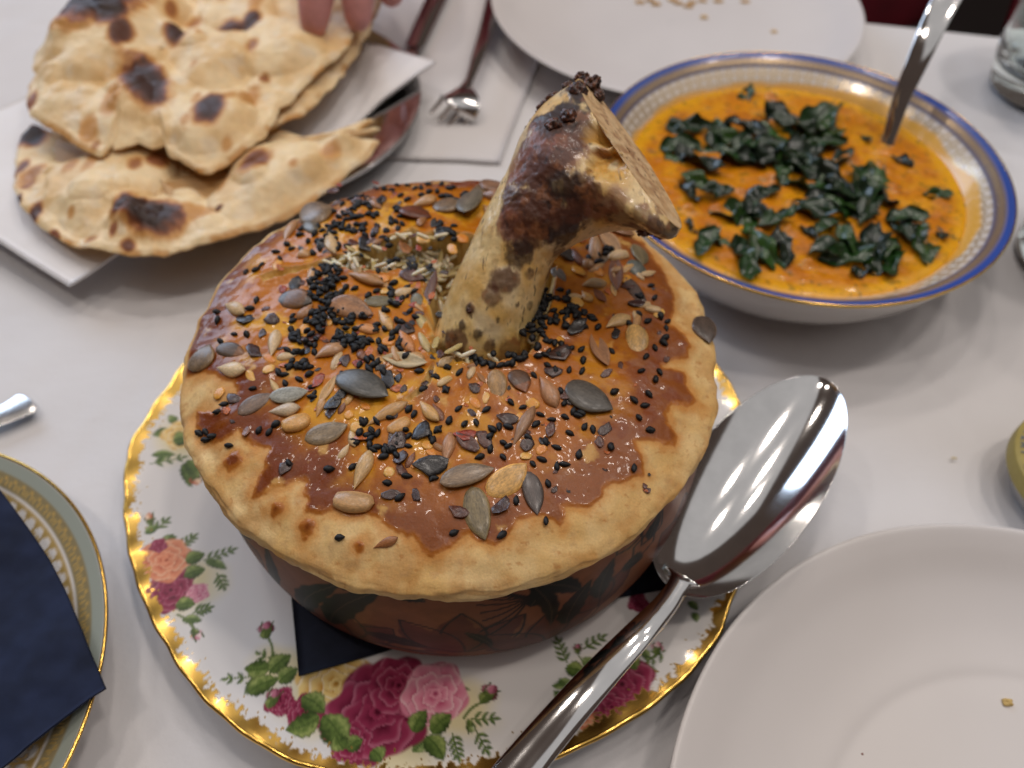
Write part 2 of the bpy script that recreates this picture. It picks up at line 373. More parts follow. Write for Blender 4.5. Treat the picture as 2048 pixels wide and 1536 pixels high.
# pale yellow haze printed behind the flowers
for px, py, r in [(380, 1165, 1.0), (370, 880, 1.0), (545, 1330, .7), (640, 1380, 1.1), (930, 1420, .9), (800, 1470, 1.2), (1210, 1370, .9)]:
    c = L(px, py); i = cv.near(c, r*1.3)
    cv.put(i, .75*ss(r*1.2, r*.3, np.hypot(x[i]-c[0], y[i]-c[1])+.25*pn(x[i]*1.5, y[i]*1.5)), lin(232, 214, 150))
LE = [((369,1122),(406,1101),.2),((367,1150),(407,1133),.2),((352,1119),(369,1150),.17),((407,1117),(449,1131),.14),((352,1213),(390,1206),.2),((366,1241),(404,1241),.14),((324,1087),(352,1070),.16),((292,1070),(320,1052),.14),((330,1095),(345,1065),.14),
 ((336,859),(307,874),.17),((338,845),(356,835),.18),((345,880),(375,872),.25),((304,912),(350,907),.13),((364,923),(376,968),.2),((372,915),(392,950),.22),((330,905),(312,930),.1),
 ((537,1331),(488,1335),.24),((537,1342),(578,1304),.24),((495,1387),(556,1354),.24),((556,1362),(592,1332),.22),((603,1391),(648,1424),.26),((638,1433),(572,1462),.28),((646,1430),(690,1500),.32),((694,1499),(726,1478),.2),((826,1464),(852,1416),.22),((862,1464),(903,1426),.24),((850,1478),(824,1504),.18),((852,1472),(888,1522),.24),((690,1500),(672,1470),.2),((640,1470),(700,1502),.18),
 ((795,1350),(820,1332),.16),((905,1372),(940,1374),.07),((745,1500),(765,1525),.2),((655,1300),(640,1330),.1),
 ((1132,1331),(1172,1344),.2),((1170,1330),(1190,1312),.17),((1254,1307),(1272,1340),.2),((1286,1295),(1294,1322),.12),((1270,1342),(1316,1345),.16),((1275,1350),(1288,1384),.18),((1119,1354),(1140,1380),.17),((1130,1364),(1104,1368),.1),((1123,1391),(1108,1378),.1),((1240,1400),(1212,1440),.18),
 ((376,1202),(394,1222),.12),((1366,1196),(1392,1212),.12),((1384,1222),(1394,1246),.1)]
LE = LE[:-3]+[((1376,1202),(1396,1222),.11),((1386,1224),(1392,1246),.11)]
for p0, p1, wd in LE: cv.leaf(L(*p0), L(*p1), wd, G2 if wd < .2 else None)
def top_leaves():
    for p0, p1, wd in LE:
        if wd >= .2: cv.leaf(L(*p0), L(*p1), wd*1.08)
for p0, p1, n_ in [((404,1115),(456,1092),4),((356,1092),(382,1070),3),((430,1140),(441,1165),3),((385,1225),(412,1215),3),((540,1348),(458,1358),4),((492,1365),(500,1375),2),((1136,1322),(1118,1275),4),((1168,1292),(1204,1270),3),((940,1436),(985,1436),3),((905,1465),(916,1512),4),((952,1460),(972,1500),3),((1330,1300),(1300,1320),2),((300,930),(360,912),3),((310,1062),(330,1042),2),((1266,1330),(1262,1300),3),((560,1325),(520,1305),2),((740,1515),(700,1518),3)]:
    cv.sprig(L(*p0), L(*p1), n_, G2, .13)
MG = (lin(98, 22, 46), lin(152, 52, 82), lin(200, 122, 142)); PK = (lin(196, 84, 118), lin(226, 146, 164), lin(248, 214, 214))
PE = (lin(196, 92, 66), lin(232, 150, 112), lin(250, 212, 176)); YE = (lin(206, 146, 60), lin(240, 206, 130), lin(250, 238, 214))
cv.stem(L(355, 1230), L(394, 1272), .03); cv.stem(L(540, 1307), L(537, 1345), .035); cv.stem(L(529, 1266), L(541, 1310), .03); cv.stem(L(926, 1436), L(965, 1400), .035); cv.stem(L(1290, 1335), L(1317, 1306), .02); cv.stem(L(1158, 1305), L(1170, 1340), .025)
for px, py, r, rot, pal, wob in [(341,1181,.66,.3,MG,.1),(332,1120,.66,1.1,PE,.08),(359,868,.5,.5,YE,.1),(394,1183,.28,.2,PK,.08),(318,1092,.22,0,MG,.1),
     (690,1410,.8,.8,MG,.12),(560,1402,.36,.1,MG,.1),(668,1362,.95,2.1,YE,.1),(610,1425,.45,2,MG,.1),(752,1420,1.22,.4,MG,.1),(794,1364,.78,1.4,MG,.08),(868,1382,.82,.2,PK,.06),(700,1485,.5,1.0,MG,.14),(1242,1368,.82,.9,MG,.1),(1188,1420,.68,.3,PE,.1),(1222,1415,.5,2.2,MG,.1),(1279,1199,.28,.2,MG,.1)]:
    cv.rose(L(px, py), r, rot, *pal, wob)
top_leaves()
for p0, p1, wd, pal in [((528,1268),(532,1234),.22,MG),((540,1412),(556,1376),.2,MG),((305,1050),(299,1026),.12,PE),((386,1262),(400,1280),.14,PK),((966,1398),(994,1366),.24,MG),((1157,1300),(1159,1280),.12,MG),((1314,1306),(1318,1282),.16,PK),((384,940),(390,964),.2,PE),((936,1440),(944,1466),.12,G2)]:
    cv.bud(L(*p0), L(*p1), wd, pal[0], pal[2])
rag = .30+.20*fbm(tt*6, 0*tt, 0, 3, 5)+.16*pn(np.cos(tt)*60, np.sin(tt)*60, rim_d*3)+.16*pn(x*9, y*9, 0, 2)
gold = ss(.05, -.03, rim_d-rag)
spk = (pn(x*11, y*11, 0, 9) > .62)*(rim_d < rag+.35); gold = np.maximum(gold, spk*.9)
gold *= ss(-.62, -.4, pn(x*10, y*10, 0, 7)+ss(.6, 0, rim_d)*1.2)
cv.put(np.arange(len(x)), gold, (.74, .46, .11), (.2, 1, 0))
ROSEM = painted('printed_china', bump=[(3, 2, .012, .12)], coatr=.04)
V = np.c_[x, y, Z.ravel()]
part('plate_body', rp, V, grid_faces(NT, NR, wu=True), ROSEM, cv.col, cv.prm)
# rolled gilt edge and underside
k = np.arange(0, NT); Re1 = roseR(th); a_ = np.linspace(-.6, np.pi*1.05, 9)
EV = []
for aa in a_:
    rr_ = Re1-.02+.075*np.sin(aa)*1+.012*np.cos(46*th); EV.append(np.c_[RPX+rr_*np.cos(th), RPY+rr_*np.sin(th), rose_z(9.26, th)-.05+.085*np.cos(aa)])
EV = np.stack(EV, 1).reshape(-1, 3); part('gilt_edge', rp, EV, grid_faces(NT, 9, wu=True), GOLD)
V, F, *_ = lathe([(9.1, 1.22), (7.2, .86), (5.2, .52), (5.0, .0), (4.7, .0), (4.6, .5), (0.02, .55)], 96, RPX, RPY); part('underside', rp, V, F, PORC)

# ================================================================== NAVY NAPKIN under the dish
NA, NB = A2(598, 1353, 1.05), A2(1345, 1178, 1.0); nd_ = NB-NA; nl = np.hypot(*nd_); nd_ /= nl; nn = np.array([-nd_[1], nd_[0]])
m_ = 50; q = np.linspace(0, 1, m_); Aq, Bq = np.meshgrid(q, q, indexing='ij')
P2 = NA+nd_*(Aq*nl-.35*Bq)[..., None]+nn*(Bq*nl*.95)[..., None]-nn*(.30*np.sin(Aq*np.pi))[..., None]*(1-Bq)[..., None]*-1
x, y = P2[..., 0].ravel(), P2[..., 1].ravel(); rr_ = np.hypot(x-RPX, y-RPY)
zt = rose_z(np.minimum(rr_, 9.5))+.075+.03*pn(x*.8, y*.8)*ss(6, 7.5, rr_)+.03
V = np.r_[np.c_[x, y, zt], np.c_[x, y, zt-.05]]; n = m_*m_
F = [tuple(f) for f in grid_faces(m_, m_)]+[tuple(n+i for i in f[::-1]) for f in grid_faces(m_, m_)]
rim = [i*m_ for i in range(m_)]+[(m_-1)*m_+j for j in range(1, m_)]+[i*m_+m_-1 for i in range(m_-2, -1, -1)]+[j for j in range(m_-2, 0, -1)]
F += [(rim[k-1], rim[k], rim[k]+n, rim[k-1]+n) for k in range(len(rim))]
NAVY = plain('navy_paper', (.008, .010, .022), .8, bump=[(14, 3, .01, .25), (1.5, 3, .05, .15)], var=[(2, .75, 1.25)], spec=.35)
single('navy_napkin', 'small navy paper napkin lying between the clay dish and the rose plate', 'napkin', (NA[0], NA[1], 1), V, F, NAVY)

# ================================================================== CLAY DISH
DCX, DCY = .1, .12
dish = thing('clay_dish', 'round brown clay dish painted with dark leaves holding the pie', 'dish', (0, 0, .85))
prof = np.vstack([spline([(4.6, .88), (5.5, .87), (6.0, 1.0), (6.34, 1.5), (6.48, 2.3), (6.5, 3.3), (6.42, 4.4), (6.3, 5.25)], 130), spline([(6.2, 5.45), (6.0, 5.4), (5.9, 4.8), (5.8, 2.5), (5.2, 1.5), (.05, 1.3)], 22)])
prof[:, 0] *= 1.035
V, F, T, I = lathe(prof, 1200, DCX, DCY)
arc = np.r_[0, np.cumsum(np.hypot(*np.diff(prof, axis=0).T))]
tx = (T+np.pi/2+np.pi) % (2*np.pi)-np.pi                                       # 0 faces the camera side
sx, sy = tx*6.35, prof[I, 1]
cv = Canvas(sx, sy, lin(128, 78, 48), (.42, 0, .0))
cv.col *= (1+.10*fbm(sx*2, sy*2, 0, 3))[:, None]; cv.col[:] = lerp(cv.col, lin(104, 58, 40), .5*ss(-.1, .5, pn(sx*.5, sy*.8, 0, 3)))
def cyl(px, py, R=6.68):
    d = at(px, py, 0)-CAM; d /= np.linalg.norm(d); o = CAM-np.array([DCX, DCY, 0])
    a, b_, c = d[0]**2+d[1]**2, o[0]*d[0]+o[1]*d[1], o[0]**2+o[1]**2-R*R
    dc = b_*b_-a*c; t = (-b_-math.sqrt(max(dc, 0)))/a
    p = o+d*t; return np.array([((math.atan2(p[1], p[0])+np.pi/2+np.pi) % (2*np.pi)-np.pi)*6.35, p[2]])
DK = (lin(10, 14, 12), lin(18, 23, 20), lin(28, 34, 30)); outl = lin(30, 22, 20)
cv.stem([-6.5, 2.3], [0, 1.9], .07, outl, .05); cv.stem([-3.2, 2.2], [1.6, 3.1], .05, outl, -.1)
for c, r in [([-2.3, 2.6], 1.3), ([0.4, 3.0], 1.5), ([2.3, 2.2], 1.6), ([3.6, 3.4], .9), ([-5.8, 3.0], 1.2), ([6.6, 3.0], 1.2)]:
    for k in range(3):
        an = k*.8-.8+math.pi/2; tip = np.array(c)+r*np.array([math.cos(an)*1.25, math.sin(an)])
        cv.leaf(np.array(c)-[0, .8], tip, .55, (lin(84, 42, 30), lin(96, 48, 34), lin(106, 54, 38)), .03, True)
        cv.stem(np.array(c)-[0, .8], tip, .034, outl, .22); cv.stem(np.array(c)-[0, .8], tip, .034, outl, -.22)
for a0, a1, wd in [((481,1062),(534,1090),.34),((528,1098),(545,1160),.3),((612,1222),(680,1176),.42),((640,1160),(735,1192),.5),((662,1243),(768,1190),.5),((732,1260),(862,1292),.42),((780,1196),(850,1214),.36),((1062,1216),(1110,1176),.4),((1062,1180),(1100,1246),.3),((1088,1180),(1165,1182),.36),((1129,1244),(1186,1160),.46),((1195,1192),(1234,1120),.4),((1244,1136),(1284,1112),.38),((930,1262),(985,1290),.2),((450,1010),(476,1060),.3),((1300,1080),(1330,1030),.35),((1330,1110),(1360,1050),.3)]:
    cv.leaf(cyl(*a0), cyl(*a1), wd*.76, DK, .03, True); cv.stem(cyl(*a0), cyl(*a1), .016, lin(60, 48, 38), .08)
for k in range(14):
    s0 = 6+k*2.4; cv.leaf([s0, 2+1.2*math.sin(k*2.1)], [s0+1.5, 2.6+math.sin(k*1.3)], .45, DK, .03, True); cv.leaf([-s0-1, 3+math.sin(k*2.1)], [-s0-2.5, 2.4+math.sin(k)], .45, DK, .03, True)
a0 = cyl(1000, 1210); a1 = cyl(1062, 1195)
for k in range(9): cv.stem(cyl(1062, 1200), cyl(930+6*k, 1170+12*k), .032, outl, .06)
for c in [cyl(1290, 1090), cyl(1310, 1060), cyl(1268, 1085)]:
    i = cv.near(c, .6); d = abs(np.maximum(abs(cv.X[i]-c[0]), abs(cv.Y[i]-c[1])*.9+.25*abs(cv.X[i]-c[0]))-.36); cv.put(i, ss(.06, .02, d), outl)
part('dish_body', dish, V, F, painted('glazed_clay', bump=[(2.5, 3, .03, .12)], var=[(3, .88, 1.1)], coatr=.1, spec=.10), cv.col, cv.prm)
V, F, *_ = lathe([(4.3, .90), (4.25, .82), (4.5, .80), (4.7, .83), (4.7, .92)], 200, DCX, DCY); part('foot_ring', dish, V, F, plain('bare_clay', (.20, .07, .035), .8, bump=[(8, 3, .02, .3)]))

# ================================================================== PIE
def pieR(t):
    c, s = np.cos(t), np.sin(t)
    return 6.60+.06*pn(c*1.6, s*1.6, 0, 1)+.07*pn(c*5, s*5, 0, 2)+.03*pn(c*14, s*14, 0, 3)
def pie_h(x, y):
    """top surface of the crust without the torn opening"""
    x, y = np.asarray(x, float), np.asarray(y, float)
    r = np.hypot(x, y)/pieR(np.arctan2(y, x)); rc = np.clip(r, 0, 1)
    z = 6.24+.50*(1-rc**2.2)-.24*ss(.80, 1.03, rc)**1.3+.07*fbm(x*.55, y*.55, 0, 2, 4)*ss(1, .75, rc)+.022*fbm(x*2.1, y*2.1, 0, 2, 6)
    z += .07*ss(.7, .9, rc)*pn(x*.9, y*.9, 0, 12)+.05*ss(.8, .95, rc)*pn(x*2, y*2, 0, 13)
    return z
def onpie(px, py):
    z = 6.6
    for _ in range(5):
        p = at(px, py, z); z = float(pie_h(p[0], p[1]))
    return np.array([p[0], p[1], z])
HOLE = [onpie(*p)[:2] for p in [(636,528),(668,512),(690,514),(718,500),(745,496),(768,476),(800,470),(824,462),(850,470),(880,464),(915,470),(960,474),(1020,480),(1110,536),(1104,600),(1082,655),(1074,690),(1046,714),(1000,722),(960,730),(920,722),(884,716),(864,700),(868,668),(852,640),(862,612),(846,590),(858,566),(828,556),(800,538),(772,546),(742,540),(716,546),(690,536),(660,540)]]
BREAK2 = [onpie(*p)[:2] for p in [(520,556),(560,538),(600,536),(640,527),(640,536),(600,546),(560,556),(528,566)]]
CR = [onpie(*p)[:2] for p in [(862,735),(850,760),(838,778),(812,800),(822,804),(846,784),(862,768),(870,742)]]
GL = [onpie(*p)[:2] for p in [(384,668),(392,612),(418,566),(446,540),(452,508),(492,488),(512,462),(548,452),(560,428),(600,408),(640,404),(668,380),(716,378),(752,352),(800,352),(830,344),(884,346),(906,362),(942,358),(972,336),(994,352),(1030,372),(1100,400),(1200,450),(1290,486),(1312,520),(1338,560),(1352,596),(1350,626),(1336,648),(1376,668),(1382,694),(1366,716),(1330,734),(1368,744),(1374,768),(1400,804),(1380,812),(1344,806),(1330,826),(1358,874),(1350,894),(1312,886),(1276,884),(1284,916),(1290,950),(1262,962),(1214,972),(1196,1004),(1166,1014),(1130,1016),(1122,1058),(1108,1046),(1072,1034),(1036,1044),(1010,1080),(990,1092),(966,1082),(936,1070),(900,1086),(864,1112),(846,1102),(826,1074),(780,1060),(752,1032),(710,1030),(674,1026),(616,1022),(606,992),(614,964),(592,962),(566,974),(504,996),(514,964),(532,930),(534,900),(500,884),(476,862),(466,872),(440,886),(406,876),(396,850),(394,824),(430,822),(462,806),(476,784),(456,766),(432,748),(398,750),(374,748),(376,716)]]
SPOTS = [(466,924,.22),(552,1018,.14),(614,1056,.18),(720,1090,.12),(612,1076,.07),(484,704,.0)]
NT, NR = 1200, 200
th = np.linspace(-np.pi, np.pi, NT, endpoint=False)
side = spline([(.998, -0.04), (1.010, -.11), (1.017, -.22), (1.016, -.36), (1.005, -.50), (.98, -.57), (.91, -.55)], 26)
rho = np.r_[np.sqrt(np.linspace(.0004, .72, 110)), np.linspace(.853, .985, NR-136)]
T, Rh = np.meshgrid(th, rho, indexing='ij'); Rt = pieR(T)
X = Rh*Rt*np.cos(T); Y = Rh*Rt*np.sin(T); Z = pie_h(X, Y)
edge_r = ss(.93, 1.0, Rh)
T2, I2 = np.meshgrid(th, np.arange(26), indexing='ij')
hang = 1+.34*pn(np.cos(th)*1.3, np.sin(th)*1.3, 0, 21)+.12*pn(np.cos(th)*6, np.sin(th)*6, 0, 22)
ez = pie_h(pieR(th)*.985*np.cos(th), pieR(th)*.985*np.sin(th))
wob = .10*fbm(np.cos(T2)*4, np.sin(T2)*4, I2*.10, 4, 14)+.03*pn(np.cos(T2)*22, np.sin(T2)*22, I2*.3, 15)
R2 = (side[I2, 0]*pieR(T2)+wob*ss(0, 6, I2)); Z2 = ez[:, None]+side[I2, 1]*hang[:, None]
X = np.c_[X, R2*np.cos(T2)]; Y = np.c_[Y, R2*np.sin(T2)]; Z = np.c_[Z, Z2]
NRR = NR; skirt = np.c_[np.zeros_like(Rh), np.broadcast_to((I2+1)/26, I2.shape)].ravel()
x, y, z = X.ravel(), Y.ravel(), Z.ravel()
dh = np.minimum(sdf(HOLE, x, y), np.minimum(sdf(BREAK2, x, y)+.03, sdf(CR, x, y)+.03))+.05*fbm(x*4, y*4, 0, 3, 31)
hole = sdf(HOLE, x, y)+.05*fbm(x*4, y*4, 0, 3, 31)
open_ = (skirt == 0)
z = z-open_*(1.15*ss(.02, -.22, hole)+.16*ss(.05, -.06, dh))+open_*.05*ss(.3, .03, dh)*ss(-.02, .03, dh)
z = z+open_*.07*ss(0, -.1, dh)*fbm(x*7, y*7, 0, 3, 33)
# egg-wash glaze
dg = sdf(GL, x, y)+.10*fbm(x*1.7, y*1.7, 0, 2, 41)+.055*fbm(x*5, y*5, 0, 3, 42)
for px, py, r in SPOTS:
    c = onpie(px, py); dg = np.minimum(dg, np.hypot(x-c[0], y-c[1])-r+.06*pn(x*6, y*6, 0, 3))
g = ss(.03, -.03, dg)*open_; gin = np.clip(-dg, 0, 3)
z = z+.028*ss(.02, -.09, dg)*open_+open_*ss(.05, -.1, dg)*.012*fbm(x*3.2, y*3.2, 0, 3, 43)
rimf = ss(.80, 1.0, np.hypot(x, y)/6.6)
crust = lerp(lin(216, 176, 112), lin(226, 194, 138), ss(-.4, .5, fbm(x*.9, y*.9, 0, 4, 51)))
crust = lerp(crust, lin(190, 132, 66), .5*ss(.1, .6, fbm(x*1.3, y*1.3, z*1.3, 4, 52)+.35*rimf*(skirt < .35)))
crust = lerp(crust, lin(206, 172, 128), ss(.35, .85, skirt)*.9)
crust = lerp(crust, lin(180, 142, 100), .35*ss(.2, .6, fbm(x*3, y*3, z*3, 3, 53)))
crust = lerp(crust, lin(176, 112, 52), .5*ss(.35, .7, fbm(x*7, y*7, z*7, 3, 54)))
right = ss(-1.2, 3.2, x-.35*y)
toff = lerp(lin(116, 54, 14), lin(138, 76, 30), right)
oran = lerp(lin(186, 110, 12), lin(172, 100, 28), right)
tone = ss(.35, 1.5, gin+.35*fbm(x*.8, y*.8, 0, 3, 61))
gc = lerp(toff, oran, tone)
gc = lerp(gc, lin(218, 158, 40), .9*ss(-.05, .35, fbm(x*1.1, y*1.1, 0, 4, 62))*tone*(1-.6*right))
gc = lerp(gc, lin(122, 56, 28), .55*ss(.15, .5, fbm(x*1.6, y*1.6, 0, 4, 63)))
gc = lerp(gc, lin(216, 170, 96), .7*ss(.42, .62, fbm(x*1.3, y*1.3, 0, 5, 64)))
gc = lerp(gc, np.asarray(lin(196, 124, 50)), .6*ss(.14, .02, gin))
crust = lerp(crust, lin(196, 132, 62), .75*ss(.30, .0, dg+.12*fbm(x*3, y*3, 0, 3, 66))*open_)
col = lerp(crust, gc, g)
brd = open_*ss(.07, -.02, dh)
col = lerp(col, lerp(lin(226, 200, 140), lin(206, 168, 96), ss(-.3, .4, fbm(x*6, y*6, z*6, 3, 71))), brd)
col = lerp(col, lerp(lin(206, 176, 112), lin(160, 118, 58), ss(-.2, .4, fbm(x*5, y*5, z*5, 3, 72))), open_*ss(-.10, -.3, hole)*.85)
prm = lerp((.66, 0, .0), (.34, 0, .24), g); prm = lerp(prm, (.75, 0, .1), brd)
prm[:, 0] += .1*fbm(x*3, y*3, z*3, 3, 81)
pie = thing('pie', 'round baked pie with glossy brown glaze and scattered seeds on the clay dish', 'pie', (0, 0, 5.6))
PIEM = painted('baked_crust', bump=[(9, 4, .022, .34), (2.6, 3, .05, .36), (18, 2, .012, .28)], var=[(22, .93, 1.06, 3)], sss=.12, sssr=.12, coatr=.08, spec=.24)
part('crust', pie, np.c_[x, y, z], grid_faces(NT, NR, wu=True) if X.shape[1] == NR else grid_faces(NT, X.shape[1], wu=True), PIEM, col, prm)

# --------------------------------------------------------------- toppings
def flat_seed(kind, nu=15, nv=12, s=0):
    """unit seed: length 1 along x, width 1, thickness 1"""
    u = np.linspace(0, 1, nu); V = []; cols = []
    for k, uu in enumerate(u):
        if kind == 'pumpkin': wv = max(np.sin(np.pi*uu**.82), 0)**.62*(1-.28*ss(.72, 1, uu)); hh = wv**.9
        elif kind == 'hull': wv = max(np.sin(np.pi*uu**1.0), 0)**.9; hh = wv
        elif kind == 'stub': wv = (.62+.38*np.sin(np.pi*uu))*ss(0, .09, uu+.012)*ss(1.01, .9, uu); hh = wv
        else: wv = max(np.sin(np.pi*uu**1.45), 0)**.75*(1-.1*uu); hh = wv**.85
        for j in range(nv):
            a = 2*np.pi*j/nv; cy, cz = np.cos(a), np.sin(a)
            yy = np.sign(cy)*abs(cy)**.9*wv*.5; zz = np.sign(cz)*abs(cz)**(1.0 if kind != 'pumpkin' else .8)*hh*.5
            if kind == 'pumpkin': zz -= .10*np.exp(-(cy/.16)**2)*(cz > 0)*ss(.05, .3, uu)*ss(.95, .6, uu)
            if kind == 'pumpkin' and abs(cz) < .3: yy *= 1.06
            if kind == 'hull': zz -= .7*(cz > 0)*hh*(1-abs(cy))
            xx = uu-.5
            yy += .05*math.sin(uu*4+s); zz += .04*math.sin(uu*5+s*2)
            V.append((xx, yy, zz))
            c = np.ones(3)
            if kind == 'pumpkin': c = c*(1+.9*(abs(cz) < .35)*np.array([1, .95, .8]))*(1+.35*(abs(cy) < .2)*(cz > 0))*(1+.14*math.sin(j*5.1+s))*(1-.35*ss(.9, 1, uu))
            elif kind == 'seedkernel': c = c*(1-.25*ss(.8, 1, uu))*(1+.10*math.sin(j*2.3+s))
            else: c = c*(1+.18*math.sin(j*2.1))
            if kind == 'pumpkin' and s == 5 and cz > .3 and .25 < uu < .85: c = np.array([3.2, 1.9, .55])*(1+.1*math.sin(j))
            if kind == 'pumpkin' and s == 6 and uu > .66: c = np.array([2.6, 1.6, .6])
            cols.append(c)
    F = [tuple(f) for f in grid_faces(nu, nv, wv=True)]
    return np.array(V), F, np.array(cols)
SEEDM = painted('seed_skin', bump=[((5, 26, 26), 3, .014, .5), (16, 3, .01, .3)], var=[(14, .62, 1.25, 4), (4, .8, 1.2, 3)], objcol=True, coatr=.2)
SUNM = painted('seed_kernel', bump=[((6, 30, 30), 3, .012, .5)], var=[(12, .75, 1.15, 4)], objcol=True, coatr=.2, sss=.15, sssr=.06)
def smesh(name, kind, mat, s=0, prm=(.38, 0, .25), nu=15, nv=12):
    V, F, c = flat_seed(kind, nu, nv, s); return mesh_np(name, V, F, mat, c, prm)
PUMP = [smesh('pumpkin_seed', 'pumpkin', SEEDM, s) for s in (0, 2, 5, 6)]
SUNF = [smesh('sunflower_seed', 'seedkernel', SUNM, s) for s in (0, 1.7)]+[smesh('sunflower_seed', 'stub', SUNM, 3)]
HULL = smesh('seed_hull', 'hull', SUNM, 1, (.6, 0, 0))
def place(me, name, parent, px, py, L_, W_, ang, thick, colr, lift=0, tilt=0., zfun=onpie, roll=None):
    """seed lying on the surface; length, width and turn are measured on the photo and laid out on the crust"""
    c, s = math.cos(math.radians(ang)), math.sin(math.radians(ang))
    p0, p1 = zfun(px-c*L_/2, py-s*L_/2), zfun(px+c*L_/2, py+s*L_/2)
    q0, q1 = zfun(px+s*W_/2, py-c*W_/2), zfun(px-s*W_/2, py+c*W_/2)
    d = p1-p0; Ln = np.linalg.norm(d); d /= Ln; e = q1-q0; e -= d*(e@d); Wn = np.linalg.norm(e); e /= Wn
    n = np.cross(d, e)
    if n[2] < 0: n = -n; e = -e
    ctr = zfun(px, py); th_ = Wn*.95*thick
    ax = Matrix((d, e, n)).transposed()
    ax = ax @ Matrix.Rotation(tilt, 3, 'Y') @ Matrix.Rotation(roll if roll is not None else RS.uniform(-.22, .22), 3, 'X')
    M = ax.to_4x4() @ Matrix.Diagonal((Ln, Wn*.97, th_, 1))
    pos = ctr+n*(th_*.24+lift)
    for k in range(3): M[k][3] = pos[k]
    return inst(name, me, parent, M, colr)
GR, GB, TAN, BR, CR_, YL, OL, DKG, PKB = lin(104, 96, 80), lin(118, 96, 70), lin(190, 144, 92), lin(128, 78, 48), lin(206, 174, 128), lin(204, 156, 88), lin(108, 96, 62), lin(70, 62, 50), lin(180, 134, 92)
SD = [
 (635,434,74,40,-20,'P',GB),(624,457,32,22,-20,'P',GR),(581,464,44,20,-58,'S',PKB),(663,486,54,30,72,'S',CR_),(608,513,32,16,-20,'S',TAN),(849,408,52,22,-24,'S',TAN),
 (832,431,66,30,8,'P',lin(96,50,28)),(897,412,52,38,-32,'P',GB),(942,410,64,44,-62,'P',GR),(956,384,42,28,-60,'P',GB),(990,376,54,24,-12,'P',lin(130,96,72)),(984,395,52,18,6,'S',lin(150,108,76)),(976,424,38,20,52,'S',TAN),
 (624,562,54,24,-86,'S',TAN),(731,562,84,24,18,'S',lin(172,124,74)),(591,603,72,42,14,'Q',lin(64,52,40)),(704,621,90,42,12,'P',lin(150,104,66)),(761,603,70,22,-3,'P',OL),(471,620,44,30,24,'S',CR_),(771,642,58,26,56,'S',YL),(731,661,58,20,6,'S',lin(206,140,80)),
 (812,684,58,28,56,'S',lin(196,128,72)),(846,650,46,20,60,'P',lin(170,150,96)),(812,658,40,30,20,'P',lin(70,46,34)),(832,606,36,28,88,'P',OL),(861,579,78,20,-72,'P',lin(92,52,32)),(846,683,62,20,62,'S',lin(190,166,110)),
 (549,688,60,30,-84,'S',CR_),(661,706,68,30,-26,'S',PKB),(723,709,34,22,60,'S',BR),(810,724,94,32,8,'H',lin(190,170,132)),(406,718,64,38,-60,'P',GB),(463,703,60,30,12,'E',lin(84,66,50)),(464,741,62,32,4,'S',lin(222,194,150)),
 (934,512,44,22,-50,'S',lin(160,108,66)),(928,539,52,18,-34,'S',lin(166,104,52)),
 (727,775,118,62,24,'P',lin(80,76,68)),(581,793,80,30,-10,'P',lin(150,148,136)),(512,808,82,30,-32,'P',lin(112,90,74)),(570,822,68,30,-8,'S',lin(196,172,140)),(656,782,68,20,-62,'H',lin(202,160,106)),(641,815,46,20,-76,'S',lin(196,146,88)),
 (594,848,62,34,-20,'T',lin(212,160,92)),(654,867,92,40,-20,'P',lin(132,112,84)),(775,829,98,26,-30,'S',lin(196,150,92)),(857,823,64,28,46,'S',lin(206,160,96)),(799,853,52,28,-30,'T',lin(208,156,90)),(726,941,88,34,-70,'S',lin(200,162,108)),
 (708,1006,84,46,8,'T',lin(190,148,98)),(772,1086,56,22,-24,'S',lin(160,104,60)),
 (1272,683,66,44,80,'P',lin(192,152,90)),(1408,662,60,44,72,'P',lin(80,66,56)),(1236,646,60,28,-30,'S',lin(204,168,114)),(1198,701,84,36,66,'H',lin(160,116,82)),(993,773,64,40,80,'P',lin(150,112,62)),(1039,763,54,42,60,'E',lin(84,58,40)),
 (1096,786,72,38,60,'S',lin(178,126,84)),(1177,796,110,60,30,'P',lin(82,76,68)),(1047,854,94,28,-62,'S',lin(150,108,72)),(896,898,72,30,-82,'S',lin(176,124,82)),(935,955,114,44,-16,'P',lin(126,104,80)),(1015,962,100,56,-40,'P',lin(208,160,88)),
 (1065,985,94,42,76,'P',lin(74,62,56)),(956,1027,112,56,74,'P',lin(122,106,74)),
 (1188,495,60,30,84,'S',lin(196,150,104)),(1219,487,62,24,38,'H',lin(180,140,98)),(1231,548,78,30,84,'H',lin(128,82,54)),(1272,587,74,24,50,'P',lin(84,60,46)),(1278,511,46,32,70,'P',lin(112,100,72)),(1272,538,42,26,10,'P',lin(86,90,80)),
 (1188,571,54,22,-12,'S',lin(180,150,108)),(1173,595,32,20,45,'S',YL),(1135,511,38,30,40,'P',DKG),(1118,550,38,22,45,'P',lin(130,124,112)),(1240,462,62,24,24,'P',lin(130,92,62)),(1170,530,40,20,20,'S',lin(170,128,84)),(1205,520,36,20,-40,'P',lin(120,100,76))]
LIFT = {(942,410): .12, (581,793): .09, (935,955): .10, (727,775): .06, (654,867): .02, (832,431): .04, (731,562): .04, (1408,662): .03, (1015,962): .04, (704,621): .06, (934,512): -.25, (928,539): -.35}
for k in range(46):
    a, r = RS.uniform(0, 2*np.pi), math.sqrt(RS.uniform(.02, 1)); px, py = 770+250*r*math.cos(a), 660+270*r*math.sin(a)
    if 850 < px < 1090 and py < 720: continue
    L_ = RS.uniform(26, 48); SD.append((px, py, L_, L_*RS.uniform(.34, .5), RS.uniform(0, 180), 'SSTH'[RS.randint(4)], [TAN, CR_, YL, BR, lin(160, 110, 64), lin(210, 176, 120)][RS.randint(6)]))
